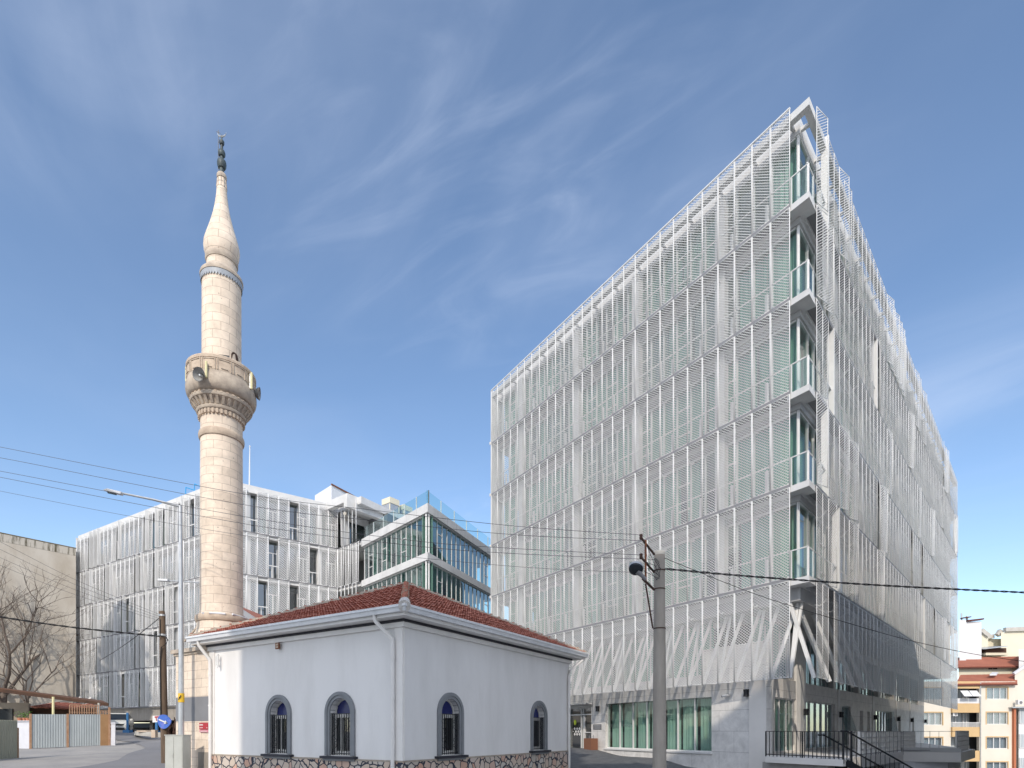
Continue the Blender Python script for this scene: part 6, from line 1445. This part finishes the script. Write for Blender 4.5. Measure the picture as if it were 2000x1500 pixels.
# parked car, nose towards the viewer
def car():
    t = thing('parked_car', 'cream white compact car parked nose out under the building', 'car', (-31.6, 45.2, -.12))
    c = Vector((-31.6, 45.2, -.12)); ang = R(27)
    def L(x, y, z):   # x right (viewer), y backwards, z up
        return (c.x+x*math.cos(ang)-y*math.sin(ang), c.y+x*math.sin(ang)+y*math.cos(ang), c.z+z)
    # body built from cross sections along the length
    secs = [(0.0, .74, .28, .62), (.08, .84, .22, .74), (.35, .89, .20, .88), (.95, .90, .20, 1.0), (1.2, .90, .20, 1.03), (2.4, .91, .20, 1.05), (3.6, .90, .22, 1.08), (4.05, .84, .26, .95)]
    m_ = MB(); b = 0; prof_n = 12
    for y, w_, z0, z1 in secs:
        zm = (z0+z1)/2
        pts = [(-w_*.92, z0), (-w_, z0+.12), (-w_, zm), (-w_*.985, z1-.12), (-w_*.93, z1-.02), (-w_*.55, z1+.02), (w_*.55, z1+.02), (w_*.93, z1-.02), (w_*.985, z1-.12), (w_, zm), (w_, z0+.12), (w_*.92, z0)]
        m_.v += [L(x, y, z) for x, z in pts]
    for i in range(len(secs)-1):
        for j in range(prof_n): a_ = i*prof_n+j; d_ = i*prof_n+(j+1) % prof_n; m_.f.append((a_, d_, d_+prof_n, a_+prof_n))
    m_.f.append(tuple(range(prof_n))); m_.f.append(tuple((len(secs)-1)*prof_n+j for j in reversed(range(prof_n)))); body = m_.build('body', 'car_paint', t, smooth=True)
    m_ = MB(); m_.hexa([L(-.80, 1.05, 1.0), L(.80, 1.05, 1.0), L(.82, 3.9, 1.05), L(-.82, 3.9, 1.05), L(-.60, 1.85, 1.54), L(.60, 1.85, 1.54), L(.62, 3.4, 1.55), L(-.62, 3.4, 1.55)]); m_.build('window_glass', 'car_glass', t)
    m_ = MB(); m_.hexa([L(-.62, 1.8, 1.53), L(.62, 1.8, 1.53), L(.64, 3.45, 1.54), L(-.64, 3.45, 1.54), L(-.52, 1.95, 1.60), L(.52, 1.95, 1.60), L(.55, 3.3, 1.60), L(-.55, 3.3, 1.60)]); m_.build('roof', 'car_paint', t)
    m_ = MB(); m_.hexa([L(-.60, -.03, .58), L(.60, -.03, .58), L(.60, .05, .58), L(-.60, .05, .58), L(-.66, .0, .70), L(.66, .0, .70), L(.66, .08, .70), L(-.66, .08, .70)]); gr = m_.build('grille', 'rubber', t)
    m_ = MB(); m_.quad(L(0, -.05, .56), L(.06, -.05, .65), L(0, -.05, .74), L(-.06, -.05, .65)); m_.build('badge', 'chrome', gr)
    m_ = MB(); m_.hexa([L(-.70, -.04, .24), L(.70, -.04, .24), L(.70, .05, .24), L(-.70, .05, .24), L(-.66, -.04, .36), L(.66, -.04, .36), L(.66, .05, .36), L(-.66, .05, .36)]); m_.build('air_intake', 'rubber', t)
    m_ = MB(); m_.hexa([L(-.62, -.05, .385), L(.62, -.05, .385), L(.62, .02, .385), L(-.62, .02, .385), L(-.62, -.05, .41), L(.62, -.05, .41), L(.62, .02, .41), L(-.62, .02, .41)]); m_.build('chrome_strip', 'chrome', t)
    for sg_ in (-1, 1):
        m_ = MB(); m_.hexa([L(sg_*.60, -.01, .62), L(sg_*.84, .12, .66), L(sg_*.84, .2, .66), L(sg_*.60, .1, .62), L(sg_*.62, .03, .76), L(sg_*.86, .24, .82), L(sg_*.86, .3, .82), L(sg_*.62, .1, .76)]); m_.build('headlight', 'headlamp', t)
        m_ = MB(); m_.bar(L(sg_*.9, 1.25, 1.05), L(sg_*1.08, 1.22, 1.08), .12, .14); m_.build('wing_mirror', 'car_paint', t)
        for y in (.75, 3.25):
            wv = [L(sg_*.80, y, .32), L(sg_*.93, y, .32)]; m_ = MB(); m_.tube(wv, .32, 20); w_ = m_.build('wheel', 'rubber', t, smooth=True)
            m_ = MB(); m_.tube([L(sg_*.932, y, .32), L(sg_*.94, y, .32)], .2, 14); m_.build('rim', 'chrome', w_)
    m_ = MB(); m_.hexa([L(-.26, -.07, .44), L(.26, -.07, .44), L(.26, -.05, .44), L(-.26, -.05, .44), L(-.26, -.06, .55), L(.26, -.06, .55), L(.26, -.04, .55), L(-.26, -.04, .55)]); m_.build('number_plate', 'sign_white', t)
car()

# ================================================================== RIGHT: apartment blocks
def X(px, Y): return (px-1000)/F*Y
def Zp(py, Y): return (1428-py)/F*Y
YA = 69.0
def sbox(mb, x0, x1, Y0, Y1, z0, z1):
    return mb.hexa([(X(x0, Y0), Y0, z0), (X(x1, Y0), Y0, z0), (X(x1, Y1), Y1, z0), (X(x0+2, Y1), Y1, z0), (X(x0, Y0), Y0, z1), (X(x1, Y0), Y0, z1), (X(x1, Y1), Y1, z1), (X(x0+2, Y1), Y1, z1)])
ap = thing('beige_apartment_block', 'beige apartment block with ochre balcony bands and red roof at the right', 'building', (X(1900, YA), YA, -8))
def pbox(mb, x0, x1, y0, y1, Y, d0=0.0, d1=0.3):   # rectangle in photo pixels, at depth Y
    mb.box(X(x0, YA)+0.0, X(x1, YA), Y-d0, Y+d1, Zp(y1, YA), Zp(y0, YA)); return mb
wins = []; wl_ = []
for y0, y1 in ((1343, 1365.5), (1391.5, 1414.6), (1440, 1462.3), (1488.5, 1512), (1536, 1560)):
    wins.append((1927, 1968, y0, y1)); wl_.append((1801, 1840.5, y0+.5, y1+1.5))
def flat_wall(mb, x0, x1, y0, y1, ops, Y, th=.35):
    XS = sorted({x0, x1, *[v for o in ops for v in o[:2] if x0 < v < x1]}); YS = sorted({y0, y1, *[v for o in ops for v in o[2:] if y0 < v < y1]})
    for i in range(len(XS)-1):
        for j in range(len(YS)-1):
            cx, cy = (XS[i]+XS[i+1])/2, (YS[j]+YS[j+1])/2
            if any(o[0] < cx < o[1] and o[2] < cy < o[3] for o in ops): continue
            mb.box(X(XS[i], YA), X(XS[i+1], YA), Y, Y+th, Zp(YS[j+1], YA), Zp(YS[j], YA))
m_ = MB(); flat_wall(m_, 1912, 1983, 1331, 1575, wins, YA); m_.build('wall', 'apt_beige', ap); m_ = MB(); flat_wall(m_, 1795, 1857, 1331, 1575, wl_, YA); m_.build('wall', 'apt_beige', ap)
m_ = MB(); sbox(m_, 1790, 1981, YA+1.6, YA+9, -9, Zp(1335, YA)); m_.build('inner_core', 'interior_dark', ap)
for k, (x0, x1, y0, y1) in enumerate(wins+wl_):
    m_ = MB(); pbox(m_, x0, x1, y0, y1, YA+.12, 0, .02); w_ = m_.build('window', 'glass_plain', ap)
    m_ = MB(); e_ = 1.0
    for xa in (x0, x0+(x1-x0)*.34, x0+(x1-x0)*.64, x1-1.3): pbox(m_, xa, xa+1.4, y0, y1, YA+.08, 0, .03)
    pbox(m_, x0, x1, y1-1, y1, YA+.075, 0, .03); pbox(m_, x0, x1, y0, y0+.8, YA+.075, 0, .03); m_.build('frame', 'white_steel', w_)
    m_ = MB(); pbox(m_, x0, x1, y0, y1, YA+.4, 0, .02); m_.build('curtain', 'apt_curtain', w_)
    m_ = MB(); pbox(m_, x0-2, x0, y0-2, y1+.5, YA-.03, 0, .06); pbox(m_, x1, x1+2, y0-2, y1+.5, YA-.03, 0, .06); pbox(m_, x0, x1, y0-2, y0, YA-.03, 0, .06); m_.build('surround', 'apt_ochre', w_)
for y0, y1 in ((1374, 1392), (1420, 1439), (1466, 1487), (1512, 1533)):
    m_ = MB(); pbox(m_, 1857, 1911, y0, y1, YA-.25, 0, .3); m_.build('balcony_band', 'apt_ochre', ap)
m_ = MB(); pbox(m_, 1857, 1911, 1331, 1345, YA-.25, 0, .3); m_.build('ochre_fascia', 'apt_ochre', ap)
m_ = MB(); pbox(m_, 1857, 1911, 1364, 1374, YA-.2, 0, .2); m_.build('white_parapet', 'apt_white', ap)
for i in range(2):
    m_ = MB(); x0 = 1872+i*17; m_.hexa([(X(x0-2, YA), YA-1.1, Zp(1361, YA)), (X(x0+14, YA), YA-1.1, Zp(1361, YA)), (X(x0+14, YA), YA-1.05, Zp(1361, YA)), (X(x0-2, YA), YA-1.05, Zp(1361, YA)), (X(x0+1, YA), YA-.2, Zp(1349, YA)), (X(x0+16, YA), YA-.2, Zp(1349, YA)), (X(x0+16, YA), YA-.15, Zp(1349, YA)), (X(x0+1, YA), YA-.15, Zp(1349, YA))]); m_.build('awning', 'apt_white', ap)
for y0, y1 in ((1346, 1364), (1393, 1420), (1440, 1466), (1488, 1512)):
    m_ = MB(); pbox(m_, 1857, 1911, y0-1, y1+1, YA+1.4, 0, .05); m_.build('balcony_back_wall', 'apt_curtain', ap)
    m_ = MB()
    for xa in (1872, 1882, 1897, 1904): pbox(m_, xa, xa+1.5, y0, y1, YA+1.3, 0, .05)
    m_.build('balcony_door_frame', 'white_steel', ap)
m_ = MB()
for i in range(26): pbox(m_, 1860+i*2, 1860.7+i*2, 1412, 1420, YA-.2, 0, .05)
pbox(m_, 1858, 1911, 1411, 1412, YA-.22, 0, .08); m_.build('balcony_railing', 'white_steel', ap)
m_ = MB(); m_.tube([(X(1911, YA), YA-.3, Zp(1334, YA)), (X(1911, YA), YA-.3, Zp(1560, YA))], .07, 6); m_.build('drainpipe', 'galv', ap)
def roofslab(x0, x1, ye, yt, Ye, Yt, name='roof', mt='roof_red', xt0=None, xt1=None):
    m_ = MB(); a, b, c, d = Vector((X(x0, Ye), Ye, Zp(ye, Ye))), Vector((X(x1, Ye), Ye, Zp(ye-1.5, Ye))), Vector((X(xt1 or x1, Yt), Yt, Zp(yt-2, Yt))), Vector((X(xt0 or x0, Yt), Yt, Zp(yt, Yt))); h = Vector((0, 0, .12))
    m_.hexa([a-h, b-h, c-h, d-h, a, b, c, d]); o = m_.build(name, mt, ap)
    m_ = MB(); m_.bar(a-h*1.2, b-h*1.2, .08, .16); m_.build('eaves', 'roof_edge', o)
roofslab(1866, 1987, 1336, 1318, 68.6, 71.5, xt0=1876); roofslab(1866, 1993, 1302, 1284, 72, 76)
m_ = MB(); q = [(1933, 1319), (1946, 1319), (1950, 1315), (1938, 1315)]; m_.hexa([Vector(((a-1000)/F*69.9, 69.9, Zp(b+1, 69.9)+.05)) for a, b in q[:2]]+[Vector(((a-1000)/F*70.6, 70.6, Zp(b+1, 70.6)+.05)) for a, b in q[2:]]+[Vector(((a-1000)/F*69.9, 69.9, Zp(b+1, 69.9)+.2)) for a, b in q[:2]]+[Vector(((a-1000)/F*70.6, 70.6, Zp(b+1, 70.6)+.2)) for a, b in q[2:]]); m_.build('skylight', 'galv_bright', ap)
m_ = MB(); sbox(m_, 1872, 1992, 72.6, 80, Zp(1330, 73), Zp(1302, 73)); m_.build('attic_wall', 'apt_cream', ap)
m_ = MB(); m_.box(X(1925, 73), X(1932, 73), 72.5, 72.58, Zp(1308, 73), Zp(1300.5, 73)); m_.box(X(1934, 73), X(1941.5, 73), 72.5, 72.58, Zp(1308, 73), Zp(1300.5, 73)); m_.build('attic_window', 'car_glass', ap)
ch = thing('cream_rooftop_house', 'cream upper house with zigzag parapet behind the red roofs', 'building', (X(1950, 80), 80, 5))
m_ = MB(); Yb = 78
for x0, x1, yt in ((1916, 1930, 1231), (1930, 1955, 1241), (1955, 1962, 1232), (1962, 2030, 1228)): sbox(m_, x0, x1, Yb+(.0 if x0 != 1930 else 1.5), Yb+8, Zp(1300, Yb), Zp(yt+3, Yb))
m_.build('wall', 'apt_cream', ch)
m_ = MB()
for x0, y0, x1, y1, dy in ((1915, 1227, 1929, 1238, 0), (1929, 1238, 1954, 1236, 1.3), (1954, 1236, 1961, 1226, .6), (1961, 1226, 2030, 1224, 0)):
    m_.bar((X(x0, Yb), Yb+dy-.1, Zp(y0+4, Yb)), (X(x1, Yb), Yb+dy-.1, Zp(y1+4, Yb)), .5, .55)
m_.build('parapet', 'concrete_light', ch)
m_ = MB(); m_.hexa([(X(1916, 76), 75.6, Zp(1269, 76)), (X(1962, 76), 75.6, Zp(1264, 76)), (X(1962, 76), 78, Zp(1260, 76)), (X(1920, 76), 78, Zp(1262, 76)), (X(1916, 76), 75.6, Zp(1268, 76)), (X(1965, 76), 75.6, Zp(1262, 76)), (X(1960, 76), 78, Zp(1258, 76)), (X(1924, 76), 78, Zp(1260, 76))]); m_.build('lean_to_roof', 'galv', ch)
m_ = MB(); m_.box(X(1918, 77), X(1958, 77), 76.4, 77.9, Zp(1276, 77), Zp(1267, 77)); m_.build('lean_to_opening', 'dark_brown', ch)
m_ = MB(); m_.box(X(1917, 77), X(1960, 77), 76.3, 77.9, Zp(1281, 77), Zp(1276.2, 77)); m_.build('lean_to_sill', 'apt_cream', ch)
wt = thing('white_tower', 'plain white rooftop shaft with a dark sloping cap and metal flues', 'building', (X(1895, 75), 75, 6))
m_ = MB(); sbox(m_, 1874, 1887, 74.6, 77.8, Zp(1292, 75), Zp(1212, 75)); sbox(m_, 1887.1, 1917, 75, 77.9, Zp(1292, 75), Zp(1214, 75)); m_.build('wall', 'apt_white', wt)
m_ = MB(); m_.bar((X(1887, 75), 75, Zp(1213, 75)), (X(1918, 75), 75, Zp(1209.5, 75)), .7, .18); m_.bar((X(1874, 75), 74.6, Zp(1208.5, 75)), (X(1889, 75), 74.6, Zp(1206.5, 75)), .6, .12); m_.build('cap', 'roof_edge', wt)
m_ = MB(); m_.tube([(X(1878, 75), 75, Zp(1212, 75)), (X(1878, 75), 75, Zp(1197.5, 75))], .10, 8); m_.tube([(X(1888.5, 75), 75, Zp(1212, 75)), (X(1888.5, 75), 75, Zp(1203, 75))], .13, 8); m_.build('flue', 'galv', wt)
wh = thing('grey_gabled_house', 'narrow grey gabled house wall with orange pipe at the right edge', 'building', (X(1992, 69.4), 69.4, -8))
m_ = MB(); sbox(m_, 1990, 2060, 71.4, 77, -9, Zp(1268, 71.4)); m_.build('upper_wall', 'apt_white', wh)
m_ = MB(); b0_ = [(X(1982, 69.6), 69.6, -9), (X(2060, 69.4), 69.6, -9), (X(2060, 69.4), 71.3, -9), (X(1984, 71.3), 71.3, -9)]; m_.hexa(b0_+[(X(1982, 69.6), 69.6, Zp(1318, 69.4)), (X(2060, 69.4), 69.6, Zp(1262, 69.4)), (X(2060, 69.4), 71.3, Zp(1262, 69.4)), (X(1984, 71.3), 71.3, Zp(1318, 69.4))]); m_.build('wall', 'apt_beige', wh)
m_ = MB(); m_.bar((X(1981, 69.4), 69.5, Zp(1316, 69.4)), (X(2060, 69.4), 69.5, Zp(1260, 69.4)), .3, .25); m_.build('verge', 'apt_white', wh)
m_ = MB(); m_.box(X(1985, 68.4), X(1989, 68.4), 68.7, 69.0, -9, Zp(1383, 68.4)); m_.build('orange_pipe', 'apt_rust', wh)
m_ = MB(); sbox(m_, 1989.5, 2060, 69.1, 69.5, -9, Zp(1383, 68.9)); m_.build('lower_wall', 'apt_white', wh)
m_ = MB(); m_.hexa([(X(1978, 68.4), 68.4, Zp(1383, 68.4)), (X(2060, 68.4), 68.4, Zp(1381, 68.4)), (X(2060, 68.4), 69.5, Zp(1381, 68.4)), (X(1978, 68.4), 69.5, Zp(1383, 68.4)), (X(1978, 68.4), 68.4, Zp(1380.5, 68.4)), (X(2060, 68.4), 68.4, Zp(1378, 68.4)), (X(2060, 68.4), 69.5, Zp(1378, 68.4)), (X(1978, 68.4), 69.5, Zp(1380.5, 68.4))]); m_.build('eaves', 'galv', wh)
for y0 in (1386, 1434, 1480):
    m_ = MB(); m_.box(X(1994, 68.9), X(2020, 68.9), 69.02, 69.09, Zp(y0+26, 68.9), Zp(y0, 68.9)); w_ = m_.build('window', 'apt_curtain', wh)
    m_ = MB(); m_.box(X(1993, 68.9), X(1994, 68.9), 69.0, 69.08, Zp(y0+26, 68.9), Zp(y0, 68.9)); m_.box(X(1993, 68.9), X(2020, 68.9), 69.0, 69.08, Zp(y0+27, 68.9), Zp(y0+26, 68.9)); m_.build('frame', 'white_steel', w_)
for k, (px, py, Yq, lb) in enumerate(((1993, 1372, 68.2, 'white air conditioner on the ledge at the right edge'), (1866, 1394.5, YA-.1, 'white air conditioner under the ochre balcony'))):
    t = thing('air_conditioner', lb, 'air conditioner', (X(px, Yq), Yq, Zp(py+4, Yq)), 'outdoor air conditioners')
    m_ = MB(); m_.box(X(px-4.5, Yq), X(px+4.5, Yq), Yq, Yq+.35, Zp(py+4, Yq), Zp(py-5, Yq)); m_.build('case', 'apt_white', t)
    m_ = MB(); m_.tube([(X(px+1, Yq), Yq-.01, Zp(py, Yq)), (X(px+1, Yq), Yq-.03, Zp(py, Yq))], .18, 12); m_.build('fan', 'rail_grey', t)

# ================================================================== BUILDINGS ACROSS THE STREET (behind the viewer; they cast the shade)
def block(name, label, F_, Lx, D, z0, z1, mt, floors_, bays):
    t = thing(name, label, 'building', F_(Lx/2, 0, z0)); m_ = MB(); m_.fbox(F_, 0, Lx, -D, 0, z0, z1); m_.build('wall', mt, t)
    m_ = MB(); fr = MB(); hh = (z1-z0)/floors_
    for i in range(bays):
        for j in range(floors_):
            s_ = (i+.5)*Lx/bays; z_ = z0+(j+.45)*hh; m_.fbox(F_, s_-.7, s_+.7, .005, .03, z_-.1, z_+1.3); fr.fbox(F_, s_-.78, s_+.78, .004, .10, z_-.2, z_-.1); fr.fbox(F_, s_-.03, s_+.03, .031, .05, z_-.1, z_+1.3)
    m_.build('windows', 'car_glass', t)['kind'] = 'stuff'; fr.build('sills', 'trim_white', t)['kind'] = 'stuff'
    m_ = MB(); m_.fbox(F_, -.15, Lx+.15, -D-.15, .15, z1+.004, z1+.35); m_.build('cornice', 'concrete_light', t)
FS1 = face(-13.65, -10, 1, 0, 1); block('tall_block', 'tall plain apartment block standing behind the viewer', FS1, 10.0, 8, -1.7, 28.3, 'apt_beige', 9, 4)
FS2 = face(-3.5, -10, 1, 0, 1); block('mid_block', 'lower apartment block standing behind the viewer on the right', FS2, 5.0, 8, -1.7, 22.2, 'apt_white', 8, 2)
FS5 = face(1.7, -10, 1, 0, 1); block('end_block', 'cream apartment block at the right end of the row behind the viewer', FS5, 4.9, 8, -1.7, 23.4, 'apt_cream', 8, 2)
FS3 = face(11.9, 12.2, 0.69, 0.724, 1); block('side_block', 'white apartment house across the side street from the terrace', FS3, 18.2, 9, -5, 13.2, 'apt_white', 6, 6)
FS4 = face(11.9+18.5*.69, 12.2+18.5*.724, 0.69, 0.724, 1); block('side_block', 'lower cream apartment row farther down the side street', FS4, 23, 9, -5, 11.5, 'apt_cream', 6, 9)
